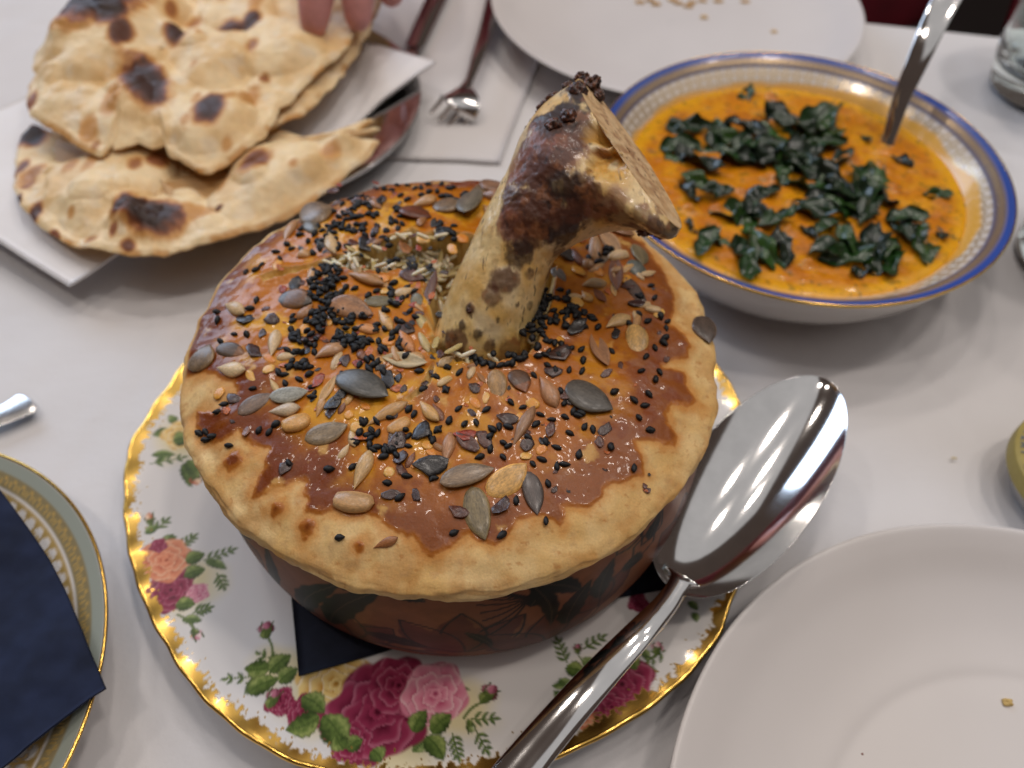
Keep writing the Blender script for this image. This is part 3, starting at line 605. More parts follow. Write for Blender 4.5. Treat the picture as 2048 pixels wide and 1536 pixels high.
for k in range(16):
    L_ = RS.uniform(24, 44); SD.append((RS.uniform(1120, 1310), RS.uniform(500, 640), L_, L_*.42, RS.uniform(0, 180), 'SSTH'[RS.randint(4)], [TAN, CR_, BR, YL][RS.randint(4)]))
for k, (px, py, L_, W_, ang, ty, c) in enumerate(SD):
    lift = LIFT.get((px, py), .0)
    ti = RS.uniform(-.12, .12)
    if ty in 'PQE': place({'P': PUMP[k % 2], 'Q': PUMP[2], 'E': PUMP[3]}[ty], 'pumpkin_seed', pie, px, py, L_, W_, ang, .30, c, lift, ti)
    elif ty == 'H': place(HULL, 'seed_hull', pie, px, py, L_, W_, ang, .5, c, lift+.03, ti)
    else: place(SUNF[2] if ty == 'T' else SUNF[k % 2], 'sunflower_seed', pie, px, py, L_, W_, ang, .62, c, lift, ti)

# chilli seeds: little dented yellow discs
def disc_mesh(s):
    n = 10; V = [(0, 0, .22), (0, 0, -.3)]; a = np.linspace(0, 2*np.pi, n, endpoint=False)
    for rr_, zz in ((.28, .5), (.5, .1), (.36, -.4)):
        for t in a: V.append((rr_*math.cos(t)*(1+.12*math.sin(2*t+s)), rr_*math.sin(t)*(1-.15*(abs(t-1.2) < .5)), zz+.15*math.sin(t+s)))
    F = [(0, 2+j, 2+(j+1) % n) for j in range(n)]+[(1, 2+2*n+(j+1) % n, 2+2*n+j) for j in range(n)]
    for r_ in range(2):
        F += [(2+r_*n+j, 2+(r_+1)*n+j, 2+(r_+1)*n+(j+1) % n, 2+r_*n+(j+1) % n) for j in range(n)]
    V = np.array(V); return mesh_np('chilli_seed', V, F, SUNM, lerp((1., .82, .6), (1, 1, 1), ss(.1, .5, np.hypot(V[:, 0], V[:, 1]))), (.35, 0, .4))
DISC = [disc_mesh(s) for s in (0, 1.3)]
for k, (px, py) in enumerate([(646,573),(767,560),(708,502),(556,532),(511,472),(846,482),(609,660),(777,685),(501,753),(440,788),(540,719),(538,740),(698,831),(731,813),(713,856),(854,891),(824,927),(779,946),(1117,685),(950,807),(971,797),(1065,809),(1083,900),(1052,913),(1041,838),(1028,724),(1317,628),(1157,544),(1194,544),(1153,606),(1250,560),(862,905),(770,584),(660,640),(1130,640),(690,610),(905,500),(925,480)]):
    if np.hypot(*onpie(px, py)[:2]) > 6.35: continue
    place(DISC[k % 2], 'chilli_seed', pie, px, py, 24+RS.uniform(-3, 5), 20+RS.uniform(-2, 3), RS.uniform(0, 180), .32, [lin(226,164,62), lin(222,146,50), lin(230,184,100)][k % 3], .01, 0)

# black nigella seeds
def nig_mesh(s):
    n = 6; rs = np.random.RandomState(s); V = [(-.5, 0, 0), (.5, 0, 0)]
    for xx, rr_ in ((-.42, .26), (-.18, .49), (.12, .44), (.36, .2)):
        for j in range(n): a = 2*np.pi*j/n+.2*s; q = rr_*(1+rs.uniform(-.12, .12)); V.append((xx, q*math.cos(a), q*math.sin(a)))
    F = [(0, 2+(j+1) % n, 2+j) for j in range(n)]+[(1, 2+3*n+j, 2+3*n+(j+1) % n) for j in range(n)]
    for r_ in range(3): F += [(2+r_*n+j, 2+r_*n+(j+1) % n, 2+(r_+1)*n+(j+1) % n, 2+(r_+1)*n+j) for j in range(n)]
    return mesh_np('nigella_seed', V, F, NIG, smooth=True), np.array(V), F
NIG = plain('black_seed', (.007, .007, .008), .55, bump=[(30, 2, .006, .5)], spec=.4)
NM = [nig_mesh(s) for s in range(4)]
def z7(x, y): return (860+x/3.072, 620+y/3.072)
def z6(x, y): return (340+x/3.657, 700+y/3.657)
def z4(x, y): return (340+x/3.657, 330+y/3.657)
NG = [z7(*p) for p in [(1340,75),(1460,75),(1450,120),(1440,180),(1435,210),(1380,238),(1325,295),(1300,380),(1410,388),(1385,430),(1345,528),(1250,558),(1135,510),(1320,595),(1280,665),(1355,748),(1110,845),(1000,745),(950,725),(860,765),(915,893),(830,665),(905,655),(745,680),(680,650),(650,710),(775,850),(605,790),(570,605),(497,575),(345,620),(178,612),(120,685),(215,705),(285,700),(380,738),(425,725),(480,725),(50,740),(20,805),(305,910),(450,910),(685,925),(630,950),(780,965),(828,955),(1252,975),(725,1070),(530,1175),(712,1300),(440,1390),(150,1375),(25,1040),(100,498),(35,418),(183,388),(105,355),(825,578),(800,500),(935,380),(940,320),(855,375),(770,375),(720,345),(865,245),(930,250),(1115,260),(1030,115),(1225,93),(640,410),(880,630),(925,640),(710,815),(1350,740)]]
NG += [z6(*p) for p in [(605,290),(950,225),(845,250),(840,190),(795,170),(880,135),(955,135),(1020,135),(1025,185),(395,405),(345,460),(220,620),(265,610),(320,640),(265,665),(435,705),(655,595),(730,605),(775,555),(870,830),(1170,880),(1340,860),(1245,1380),(1860,295),(2020,300),(1940,205),(2030,135),(1825,165),(1750,440),(1785,480),(1410,535),(1360,690),(1480,610),(1490,740),(1560,790),(1570,740),(1615,735),(1745,710),(1965,590),(1920,660),(1735,930),(1915,945),(1590,980),(1685,1085),(1455,145),(1520,100),(1480,65),(1045,280),(1060,320),(1040,350),(1900,620)]]
NG += [z4(*p) for p in [(310,1035),(240,1105),(350,1085),(350,1145),(585,1060),(635,1000),(470,1245),(565,1250),(375,1300),(670,740),(635,775),(775,645),(805,690),(560,790),(895,620),(860,590),(955,520),(965,470),(1080,570),(1260,460),(1355,490),(1290,600),(1290,655),(1405,670),(1555,540),(1590,560),(1610,600),(1580,490),(1515,450),(1240,390),(1290,370),(1330,400),(1400,380),(1500,375),(1350,330),(1620,430),(1700,440),(1670,480),(1650,320),(1680,330),(1035,230),(1520,180),(1570,185),(1620,190),(1660,155),(1740,155),(1790,180),(1840,180),(1890,150),(1985,150),(1900,205),(1955,200),(1840,230),(1740,260),(1690,230),(1550,245),(1540,265),(1380,250),(1440,250),(1525,790),(1635,930),(1790,930),(1840,850),(1905,750),(1520,930),(1450,965),(1350,915),(1090,1105),(900,1110),(900,1150),(890,1220),(1210,1150),(1550,1340),(1520,1450),(1450,1490),(1060,1380),(880,1480),(960,1480)]]
CL = [(655,575,38,44,70,1),(672,650,66,40,66,1),(640,440,60,30,16,.2),(745,440,60,34,26,.3),(690,470,70,24,20,.2),(800,560,50,40,20,.3),(760,700,60,50,22,.2),(760,880,60,50,20,.2),(800,640,40,50,16,.3),(604,700,28,40,22,.6),(702,690,36,18,18,.6),(1108,618,44,40,40,.9),(1075,664,32,34,22,.6),(1150,640,40,20,16,.4),(985,722,50,14,14,.4),(700,402,40,14,10,.2),(905,398,30,20,10,.2),(905,470,36,18,9,.1),(880,455,30,14,7,.4),(1105,700,38,14,9,.1),(1050,720,30,10,7,.3),(1300,600,30,60,6,0),(1190,512,40,20,10,.2),(1020,890,60,24,5,0),(640,500,50,20,6,0)]
cl = []
for cx, cy, rx, ry, n, stk in CL:
    for k in range(n):
        a, r = RS.uniform(0, 2*np.pi), math.sqrt(RS.uniform(0, 1)); cl.append((cx+rx*r*math.cos(a), cy+ry*r*math.sin(a), stk*RS.uniform(0, .16)*(1-r*.7)))
nig = [q for q in [(px, py, 0) for px, py in NG]+cl if np.hypot(*onpie(q[0], q[1])[:2]) < 6.4]
SV, SF = [], []
for k, (px, py, lift) in enumerate(nig):
    me, V0, F0 = NM[k % 4]
    p = onpie(px, py); ang = RS.uniform(0, 2*np.pi); L_ = RS.uniform(.225, .29); W_ = L_*RS.uniform(.52, .66)
    M = Matrix.Rotation(ang, 4, 'Z') @ Matrix.Rotation(RS.uniform(-.3, .3)+(RS.uniform(-.8, .8) if lift > .04 else 0), 4, 'Y') @ Matrix.Rotation(RS.uniform(0, 6), 4, 'X') @ Matrix.Diagonal((L_, W_, W_, 1))
    for q in range(3): M[q][3] = (p+[0, 0, W_*.36+lift])[q]
    if k < 300: inst('nigella_seed', me, pie, M)
    else:
        o0 = sum(len(v) for v in SV); SV.append(np.array([(M @ Vector(v))[:] for v in V0])); SF += [tuple(i+o0 for i in f) for f in F0]
o = part('nigella_heap', pie, np.vstack(SV), SF, NIG); o['kind'] = 'stuff'

# chilli flakes: curled torn bits of skin
def flake_mesh(s):
    rs = np.random.RandomState(40+s); n = 9; a = np.linspace(0, 2*np.pi, n, endpoint=False)
    rad = .5*rs.uniform(.62, 1.05, n); out = np.c_[rad*np.cos(a), rad*np.sin(a)*.8]
    bend = rs.uniform(-1.3, 1.3); V = []
    for z0 in (.06, -.06):
        for f_ in (1, .55):
            for q in out*f_: V.append((q[0], q[1], z0+bend*q[0]**2+.5*rs.uniform(-.22, .22)*f_+.6*q[1]*q[0]))
        V.append((0, 0, z0))
    h = 2*n+1; F = []
    for b, fl in ((0, 1), (h, -1)):
        for j in range(n):
            k = (j+1) % n; F += [(b+j, b+k, b+n+k, b+n+j)[::fl], (b+n+j, b+n+k, b+2*n)[::fl]]
    F += [(j, h+j, h+(j+1) % n, (j+1) % n) for j in range(n)]
    V = np.array(V); return mesh_np('chilli_flake', V, F, FLM, np.ones((len(V), 3))*(1+.3*rs.uniform(-1, 1, (len(V), 1))), (.36, 0, .3), smooth=True)
FLM = painted('dried_chilli', bump=[(14, 3, .02, .6)], var=[(9, .6, 1.35, 4)], objcol=True, coatr=.2)
FM = [flake_mesh(s) for s in range(7)]
MR, DRR, BK, RD, ORG = lin(86,46,32), lin(62,36,28), lin(28,22,21), lin(150,58,36), lin(184,96,40)
FL = [(*z4(*p[:2]), *p[2:]) for p in [(1190,200,36,MR),(1240,280,26,MR),(1380,280,36,MR),(1430,290,30,DRR),(1540,270,34,DRR),(1500,500,34,DRR),(1430,590,50,BK),(1490,580,34,MR),(1340,580,34,MR),(1110,600,32,BK),(920,890,44,BK),(1090,700,14,RD),(1760,830,54,MR),(1740,800,40,DRR),(1680,990,30,RD),(560,1140,46,BK),(760,1140,38,DRR),(700,1060,20,MR),(1100,1210,24,RD),(1030,1280,40,MR),(620,1370,42,DRR),(1230,1450,26,RD),(1280,1440,34,DRR),(1370,1460,26,RD),(1460,1370,26,ORG),(680,1240,24,DRR),(1930,440,30,BK),(1980,510,44,BK),(1570,620,16,ORG),(1140,1170,24,MR),(830,920,24,RD),(1820,890,22,ORG),(1720,620,46,lin(150,100,60))]]
FL += [(*z6(*p[:2]), *p[2:]) for p in [(1090,230,36,RD),(1590,220,44,BK),(1660,290,26,ORG),(470,370,36,DRR),(420,455,20,ORG),(560,610,24,BR),(1200,400,40,BK),(1250,340,34,BK),(1180,460,30,DRR),(1670,680,46,DRR),(1850,600,50,BK),(1690,790,36,DRR),(1700,890,30,MR),(1920,860,62,BK),(1610,1070,34,DRR),(1800,1070,26,DRR),(1950,365,18,MR),(840,870,34,DRR),(1640,640,36,DRR),(1420,640,34,ORG),(460,530,12,DRR)]]
FL += [(*z7(*p[:2]), *p[2:]) for p in [(900,120,52,BK),(1140,150,28,BK),(800,280,56,DRR),(760,390,40,DRR),(280,490,30,DRR),(260,640,22,DRR),(480,680,40,DRR),(740,740,34,MR),(1075,740,32,DRR),(1040,820,26,MR),(700,815,26,BK),(600,830,34,DRR),(440,1210,44,DRR),(180,1250,36,MR),(1080,400,28,MR),(1170,345,18,MR),(1450,310,18,MR),(1410,145,14,MR),(860,560,30,DRR),(820,530,30,MR),(220,780,40,RD),(240,830,52,MR),(330,800,40,MR),(1285,55,14,MR),(1320,1085,14,MR),(310,460,16,ORG)]]
FL += [(1270,610,40,DRR),(1165,480,30,ORG),(1240,540,22,ORG),(1255,575,30,MR),(1300,550,18,DRR),(1215,585,20,ORG)]
for k in range(110):
    a, r = RS.uniform(0, 2*np.pi), math.sqrt(RS.uniform(0, 1)); FL.append((730+190*r*math.cos(a), 610+250*r*math.sin(a), RS.uniform(9, 26), [MR, DRR, BK, BK, ORG, RD][RS.randint(6)]))
for k in range(40): FL.append((RS.uniform(930, 1330), RS.uniform(560, 1000), RS.uniform(7, 16), [MR, DRR, BK, ORG][RS.randint(4)]))
for k, (px, py, sz, c) in enumerate(FL):
    p = onpie(px, py); s_ = sz/82
    M = Matrix.Rotation(RS.uniform(0, 6.3), 4, 'Z') @ Matrix.Rotation(RS.uniform(-.3, .3), 4, 'X') @ Matrix.Diagonal((s_*1.15, s_*.95, s_*.5, 1))
    for q in range(3): M[q][3] = (p+[0, 0, .02+s_*.1])[q]
    inst('chilli_flake', FM[k % 7], pie, M, c)

# rice and onion shreds in the torn opening
def rice_mesh(n=7, m=6, bend=.1):
    V = []
    for k in range(n):
        u_ = -0.5+k/(n-1); r = .5*max(1-(2*u_)**4, .02)**.5
        for j in range(m): a = 2*np.pi*j/m; V.append((u_, r*math.cos(a), r*math.sin(a)+bend*(4*u_*u_)))
    F = [tuple(f) for f in grid_faces(n, m, wv=True)]+[tuple(range(m)), tuple((n-1)*m+i for i in range(m))[::-1]]
    return mesh_np('rice_grain', V, F, RICE)
RICE = plain('cooked_rice', (.80, .72, .52), .4, sss=.35, sssr=.08, var=[(3, .8, 1.08)], coat=.2)
ONI = plain('soft_onion', (.52, .40, .16), .35, sss=.3, sssr=.1, var=[(5, .7, 1.1)], coat=.3)
RM = rice_mesh(); SHM = rice_mesh(9, 6, .35); SHM.name = 'onion_shred'; SHM.materials[0] = ONI
hp = np.array(HOLE); cnt = 0
while cnt < 296:
    px, py = (RS.uniform(640, 900), RS.uniform(462, 560)) if cnt < 215 else (RS.uniform(850, 1090), RS.uniform(560, 730))
    p = onpie(px, py); d = sdf(HOLE, np.array([p[0]]), np.array([p[1]]))[0]
    if d > -.06: continue
    depth = 1.0*ss(0, .34, -d); zz = p[2]-depth+RS.uniform(.05, .42)
    on = cnt % 6 == 5; L_ = RS.uniform(.34, .46)*(1.7 if on else 1)
    M = Matrix.Rotation(RS.uniform(0, 6.3), 4, 'Z') @ Matrix.Rotation(RS.uniform(-.6, .6), 4, 'Y') @ Matrix.Diagonal((L_, .125 if not on else .16, .12 if not on else .08, 1))
    pos = at(px, py, zz)
    if sdf(HOLE, np.array([pos[0]]), np.array([pos[1]]))[0] > -.04: pos = np.array([p[0], p[1], zz])
    for q in range(3): M[q][3] = pos[q]
    inst('onion_shred' if on else 'rice_grain', SHM if on else RM, pie, M); cnt += 1

# ================================================================== SHANK BONE
def pj(P):
    P = np.atleast_2d(P)-CAM; q = P@FW
    return 1024+FPX*(P@RT)/q, 768-FPX*(P@UP)/q
RG = [(872,748,5.2, 1056,740,5.2,.95),(862,692,5.9, 1062,688,5.9,.95),(892,600,6.9, 1084,592,6.9,.92),(938,494,7.8, 1108,524,7.7,.9),(982,408,8.5, 1156,486,8.2,.86),
      (1022,336,9.0, 1222,462,8.5,.80),(1058,262,9.5, 1280,462,8.8,.66),(1106,204,9.9, 1334,478,9.0,.48),(1164,160,10.3, 1358,456,9.2,.36)]
NS_ = 210; rr_ = spline(np.array(RG, float), NS_); NA_ = 300
fi = np.linspace(0, 2*np.pi, NA_, endpoint=False); cosf, sinf = np.cos(fi), np.sin(fi)
V = []
for k, r in enumerate(rr_):
    Lp, Rp = at(r[0], r[1], r[2]), at(r[3], r[4], r[5]); c = (Lp+Rp)/2; a = (Rp-Lp)/2
    tc = CAM-c; tc /= np.linalg.norm(tc); ah = a/np.linalg.norm(a); b_ = tc-ah*(tc@ah); b_ /= np.linalg.norm(b_)
    b_ = b_*np.linalg.norm(a)*r[6]
    w7 = ss(.55, 1, k/(NS_-1))
    b_ = b_*(1-.15*w7)+w7*(RT*-.205+UP*-.12)
    pw = 1-.12*w7
    V.append(c+np.sign(cosf)[:, None]*(abs(cosf)**pw)[:, None]*a+np.sign(sinf)[:, None]*(abs(sinf)**1.0)[:, None]*b_)
V = np.array(V); last = V[-1]; cc = last.mean(0)
cap = np.stack([cc+(last-cc)*f_ for f_ in np.r_[np.linspace(.985, .04, 40)]]); nface = np.cross(last[0]-last[NA_//2], last[NA_//4]-last[3*NA_//4]); nface /= np.linalg.norm(nface)
if nface@(RT+UP) < 0: nface = -nface
V = np.concatenate([V, cap]); NRG = len(V); V = V.reshape(-1, 3); ring = np.repeat(np.arange(NRG), NA_); isc = ring >= NS_
ctr = np.repeat(np.array([v.mean(0) for v in V.reshape(NRG, NA_, 3)]), NA_, 0); rad = V-ctr; rad /= np.linalg.norm(rad, axis=1)[:, None]+1e-9
PXv, PYv = pj(V); front = ((CAM-V)*np.where(isc[:, None], nface, rad)).sum(1) > 0
def bpos(px, py):
    d = (PXv-px)**2+(PYv-py)**2+(~front)*1e6; return V[np.argmin(d)]
def bd(px, py, s=1.0): return np.linalg.norm(V-bpos(px, py), axis=1)
n1 = fbm(V[:, 0]*1.1, V[:, 1]*1.1, V[:, 2]*1.1, 4, 91); n2 = fbm(V[:, 0]*3, V[:, 1]*3, V[:, 2]*3, 4, 92); n3 = fbm(V[:, 0]*9, V[:, 1]*9, V[:, 2]*9, 3, 93)
n4 = fbm(V@RT*4, V@UP*1.0, V@FW*2.5, 3, 96)
disp = .03*n1+.010*n2*(~isc)+.005*n3
cav = np.minimum(bd(1196, 268)/.42, bd(1214, 326)/.5)+.35*n2*(~isc); disp = disp-.50*ss(1.1, .3, cav)*(~isc)
col = lerp(lin(230, 200, 142), lin(212, 170, 98), ss(-.3, .4, n1))
lowz = ss(8.0, 6.4, V[:, 2]); col = lerp(col, lin(204, 168, 84), .55*lowz*ss(-.4, .3, n2)); col = lerp(col, lin(222, 206, 172), .6*ss(.1, .5, fbm(V[:, 0]*.9, V[:, 1]*.9, V[:, 2]*.9, 2, 97)))
MEAT, CHAR = np.array(lin(84, 43, 24)), np.array(lin(42, 21, 14)); RED = np.array(lin(132, 72, 46))
def stain(px, py, r, c, amt, nz=.42, sc=n2):
    global col, disp
    a = ss(1.0, .62, bd(px, py)/r+nz*.6*sc+.12*n3+.28*n4)*amt*.92*(~isc); col = lerp(col, c, a); return a
wear = 0
for px, py, r, c, amt in [(1110,300,.9,RED,.95),(1060,340,.7,MEAT,.95),(1090,310,.6,CHAR,.8),(1150,380,.5,MEAT,.9),(1040,400,.6,MEAT,.95),(1120,285,.75,MEAT,.9),(1135,232,.6,CHAR,.95),(1090,250,.6,CHAR,.95),(1130,440,.45,CHAR,.9),(1080,330,.8,MEAT,.9),(1130,250,.7,MEAT,.9),(1180,410,.6,MEAT,.75),(1240,440,.5,MEAT,.7),(1060,420,.8,MEAT,.9),(1100,410,.6,CHAR,.9),(1140,195,.6,CHAR,1),(1090,235,.5,CHAR,1),(1060,290,.4,CHAR,.85),(1150,185,.5,CHAR,1),(1020,450,.5,RED,.9),(1040,330,.55,RED,.8),(1090,270,.7,RED,.85),(1070,400,.75,MEAT,.85),(1110,440,.7,MEAT,1),(1120,380,.55,CHAR,.9),(1050,470,.6,MEAT,.95),(1040,510,.4,CHAR,.9),(1010,560,.4,MEAT,.9),(985,590,.3,MEAT,.8),(1130,470,.45,CHAR,.9),(1150,420,.4,MEAT,.9),(1080,330,.5,MEAT,.8),(1110,250,.55,CHAR,.85),(1130,215,.5,CHAR,.9),(1140,190,.4,CHAR,.8),
      (1310,455,.34,MEAT,.95),(1340,462,.3,CHAR,.9),(1285,425,.3,MEAT,.6),(1320,420,.2,RED,.6),(1275,455,.3,MEAT,.9),(1230,400,.4,RED,.7),(1190,420,.3,RED,.7),(1105,545,.3,MEAT,.8),(1060,545,.2,MEAT,.6),(1100,470,.3,CHAR,.7),(1120,505,.2,MEAT,.8),(940,618,.16,CHAR,.9),(925,650,.16,CHAR,.9),(955,670,.18,CHAR,.8),(910,680,.4,MEAT,.9),(890,705,.5,CHAR,.8),(980,690,.25,MEAT,.8),(1020,705,.5,MEAT,.7),(1085,640,.2,MEAT,.7),(1060,610,.14,CHAR,.6)]:
    wear = np.maximum(wear, stain(px, py, r, c, amt)*(.4 if c is RED else 1))
col = lerp(col, CHAR, .75*ss(.40, .6, fbm(V@RT*7, V@UP*2.2, V@FW*5, 3, 88)+.1*n2)*(~isc)*ss(.2, .0, wear)); col = lerp(col, MEAT, .22*ss(.3, .5, fbm(V[:, 0]*5, V[:, 1]*5, V[:, 2]*5, 3, 95))*(~isc))
col = lerp(col, lin(212, 160, 70), .9*ss(1.1, .5, cav)*(~isc)); col = lerp(col, lin(238, 222, 180), ss(.2, .08, bd(1222, 335)+.1*n2)*(~isc)); col = lerp(col, lin(150, 92, 48), .8*ss(.22, .1, bd(1198, 300)+.1*n2)*(~isc))
disp = disp+wear*(.025+.025*n2+.010*n3)
col = lerp(col, lin(146, 88, 46), .55*ss(.1, .45, fbm(V[:, 0]*2.2, V[:, 1]*2.2, V[:, 2]*2.2, 4, 98))*ss(.1, .5, wear)); col = lerp(col, lin(40, 20, 14), .6*ss(.2, .5, fbm(V[:, 0]*3.5, V[:, 1]*3.5, V[:, 2]*3.5, 4, 99))*ss(.1, .5, wear))
cl_ = lerp(lin(214, 182, 138), lin(196, 158, 112), ss(-.2, .4, n2)); inner = np.clip((ring-NS_)/40, 0, 1)
cl_ = lerp(cl_, lin(146, 100, 70), .6*ss(.15, .7, inner)*ss(-.15, .45, n2+.3*n3)); cl_ = lerp(cl_, lin(92, 50, 34), .8*ss(.35, .6, n3)*ss(.0, .4, inner)); cl_ = lerp(cl_, lin(110, 62, 36), .7*ss(.15, .0, inner)*ss(.0, .4, n2))
col = np.where(isc[:, None], cl_, col)
nrm = np.where(isc[:, None], nface, rad); V2 = V+nrm*disp[:, None]
prm = lerp((.42, 0, .3), (.55, 0, .15), np.clip(wear, 0, 1)); prm[isc] = (.6, 0, .05)
bc = at(968, 700, 6)
bone = thing('shank_bone', 'roasted lamb shank bone with charred meat standing up out of the pie', 'bone', (bc[0], bc[1], 5.3))
BM = painted('roasted_bone', bump=[(5, 3, .03, .28), (20, 3, .010, .25)], var=[(6, .88, 1.08, 4)], sss=.15, sssr=.1, coatr=.15)
Fb = np.vstack([grid_faces(NRG, NA_, wv=True)]); part('bone_shaft', bone, V2, Fb, BM, col, prm)
CHM = painted('charred_meat_skin', bump=[(9, 4, .05, .6)], var=[(7, .5, 1.6, 4)], coatr=.2)
def lump(name, parent, c, rx, ry, rz, s, amp, cols, mat, n=40, prm=(.5, 0, .25)):
    a = np.linspace(0, 2*np.pi, 2*n, endpoint=False); b_ = np.linspace(-np.pi/2*.98, np.pi/2*.98, n); A, B = np.meshgrid(a, b_, indexing='ij')
    D = np.stack([np.cos(B)*np.cos(A), np.cos(B)*np.sin(A), np.sin(B)], -1).reshape(-1, 3)
    q = 1+amp*fbm(D[:, 0]*1.6+s, D[:, 1]*1.6, D[:, 2]*1.6, 3, s)+amp*.14*pn(D[:, 0]*4.5, D[:, 1]*4.5, D[:, 2]*4.5, s)
    P = c+D*q[:, None]*np.array([rx, ry, rz]); cc = lerp(cols[0], cols[1], ss(-.3, .4, fbm(D[:, 0]*3, D[:, 1]*3, D[:, 2]*3, 3, s+5)))
    return part(name, parent, P, grid_faces(2*n, n, wu=True), mat, cc, prm)
for k, (px, py, sz) in enumerate([(1125,222,.2),(1100,250,.18),(1160,178,.2),(1290,466,.14),(1325,468,.14),(940,622,.07)]):
    i_ = int(np.argmin((PXv-px)**2+(PYv-py)**2+(~front)*1e6)); lump('charred_meat', bone, V2[i_]-nrm[i_]*sz*.5, sz*1.1, sz*1.1, sz*1.1, 60+k, .38, (lin(44, 22, 15), lin(96, 52, 30)), CHM, 26)
for k, (px, py, z, rx, ry, rz, am) in enumerate([(1185,170,10.15,.20,.22,.22,.5),(1166,160,10.15,.18,.18,.18,.5),(1094,226,9.85,.24,.20,.24,.6),(1074,244,9.7,.18,.12,.14,.6),(1058,256,9.6,.10,.06,.06,.5),(1116,200,10.0,.24,.20,.22,.5),(1138,178,10.1,.18,.16,.18,.5),(1332,464,9.0,.24,.15,.12,.5),(1296,462,8.85,.20,.13,.10,.5),(1198,190,10.1,.13,.16,.13,.5)]):
    lump('charred_meat', bone, at(px, py, z), rx, ry, rz, 3+k*2, am, (lin(46, 24, 18), lin(104, 62, 38)), CHM)

# ================================================================== CURRY BOWL
BX, BY = 12.08, 11.34; BR_ = 7.42
prof = spline([(4.5, .42), (4.5, .0), (4.75, .0), (4.85, .3), (5.7, .75), (6.5, 1.6), (7.02, 2.5), (7.40, 3.34), (7.47, 3.42), (7.43, 3.48), (7.2, 3.40), (6.7, 3.02), (6.2, 2.55), (5.6, 1.8), (4, 1.0), (.05, .8)], 140)
i0 = int(np.argmax(prof[:, 0])); NB_ = 1300
V, F, T, I = lathe(prof, NB_, BX, BY); rr_ = prof[I, 0]; inside = I >= i0
cv = Canvas(T, rr_, (.70, .665, .63), (.16, 0, .4)); idx = np.arange(len(T))
dR = np.where(inside, 7.47-rr_, -9)
def band(lo, hi, c, p, soft=.015): cv.put(idx, ss(lo-soft, lo+soft, dR)*ss(hi+soft, hi-soft, dR), c, p)
BLUE = lin(52, 80, 158)
arcx = T*7.1
band(.03, .29, BLUE, (.2, 0, .3)); band(.29, .315, (.6, .38, .12), (.3, 1, 0)); band(.315, .56, lin(104, 92, 98), (.34, .1, .2)); band(.56, .61, lin(50, 58, 112), (.2, 0, .3))
cx_ = (arcx/.235)-np.floor(arcx/.235)-.5; rc = np.hypot(cx_*.235, dR-.44)
cv.put(idx, inside*ss(.022, .008, abs(rc-.085))*.9, (.74, .52, .22), (.25, .9, 0)); cv.put(idx, inside*ss(.03, .01, rc)*.8, (.74, .52, .22), (.25, .9, 0))
# gold lace band
lx = (arcx/.52)-np.floor(arcx/.52)-.5; ly = dR-.65
lace = np.minimum.reduce([abs(np.hypot(lx*.52, ly-.10)-.15), abs(np.hypot((abs(lx)-.5)*.52, ly-.30)-.14), abs(np.hypot(lx*.52, ly-.42)-.07), abs(abs(lx*.52)-.02-.25*ly)+9*(ly < 0)+9*(ly > .5)])
cv.put(idx, inside*ss(.034, .014, lace)*ss(-.02, .02, ly)*ss(.60, .5, ly)*.8, (.62, .45, .22), (.3, .7, .1)); band(.62, .64, (.62, .45, .2), (.3, .8, .1))
# sauce smeared on the inner wall
sm = .10+.36*ss(.3, .9, np.cos(T-.25))*(.6+.5*pn(np.cos(T)*3, np.sin(T)*3, 0, 5))+.12*fbm(T*4, 0*T, 0, 3, 6); a_s = inside*ss(.06, -.06, rr_-6.22-sm)
cv.put(idx, a_s*.85, lin(226, 168, 28), (.25, 0, .4))
bowl = thing('curry_bowl', 'wide china bowl with blue and gold banded rim holding orange curry', 'bowl', (BX, BY, 0))
part('bowl_body', bowl, V, F, painted('banded_china', bump=[(2, 2, .01, .08)], coatr=.04), cv.col, cv.prm)
a_ = np.linspace(0, 2*np.pi, 8, endpoint=False); tt_ = np.linspace(0, 2*np.pi, 300, endpoint=False); A, B = np.meshgrid(tt_, a_, indexing='ij')
GV = np.stack([BX+(7.45+.045*np.cos(B))*np.cos(A), BY+(7.45+.045*np.cos(B))*np.sin(A), 3.435+.06*np.sin(B)], -1).reshape(-1, 3); part('gilt_edge', bowl, GV, grid_faces(300, 8, True, True), GOLD)

CZ = 2.6
LUMPS = [(680,920,.55),(930,980,.7),(1180,760,.6),(1330,790,.7),(820,850,.6),(900,1100,.6),(640,960,.5),(1400,900,.6),(560,1000,.5),(1000,1260,.5),(1300,1080,.6),(820,460,.5),(1100,520,.5),(760,1120,.5),(1250,1240,.5),(430,1000,.5)]
LPX = [at(1200+a/2.4, b_/2.4, CZ) for a, b_, _ in LUMPS]
def curry_h(x, y):
    z = CZ+.06*fbm(np.asarray(x)*.7, np.asarray(y)*.7, 0, 3, 101)+.03*fbm(np.asarray(x)*2.2, np.asarray(y)*2.2, 0, 3, 102)
    for p, l in zip(LPX, LUMPS): z = z+.20*np.exp(-((x-p[0])**2+(y-p[1])**2)/(.42*l[2])**2)
    return z
NT, NR = 500, 130
T, Rh = np.meshgrid(np.linspace(0, 2*np.pi, NT, endpoint=False), np.sqrt(np.linspace(.0001, 1, NR)), indexing='ij')
Rm = 6.27+.05*pn(np.cos(T)*3, np.sin(T)*3); x = (BX+Rh*Rm*np.cos(T)).ravel(); y = (BY+Rh*Rm*np.sin(T)).ravel(); z = curry_h(x, y); q = Rh.ravel()
z = z*ss(1.0, .93, q)+(CZ+.0)*(1-ss(1.0, .93, q))-.06*ss(.97, 1, q)
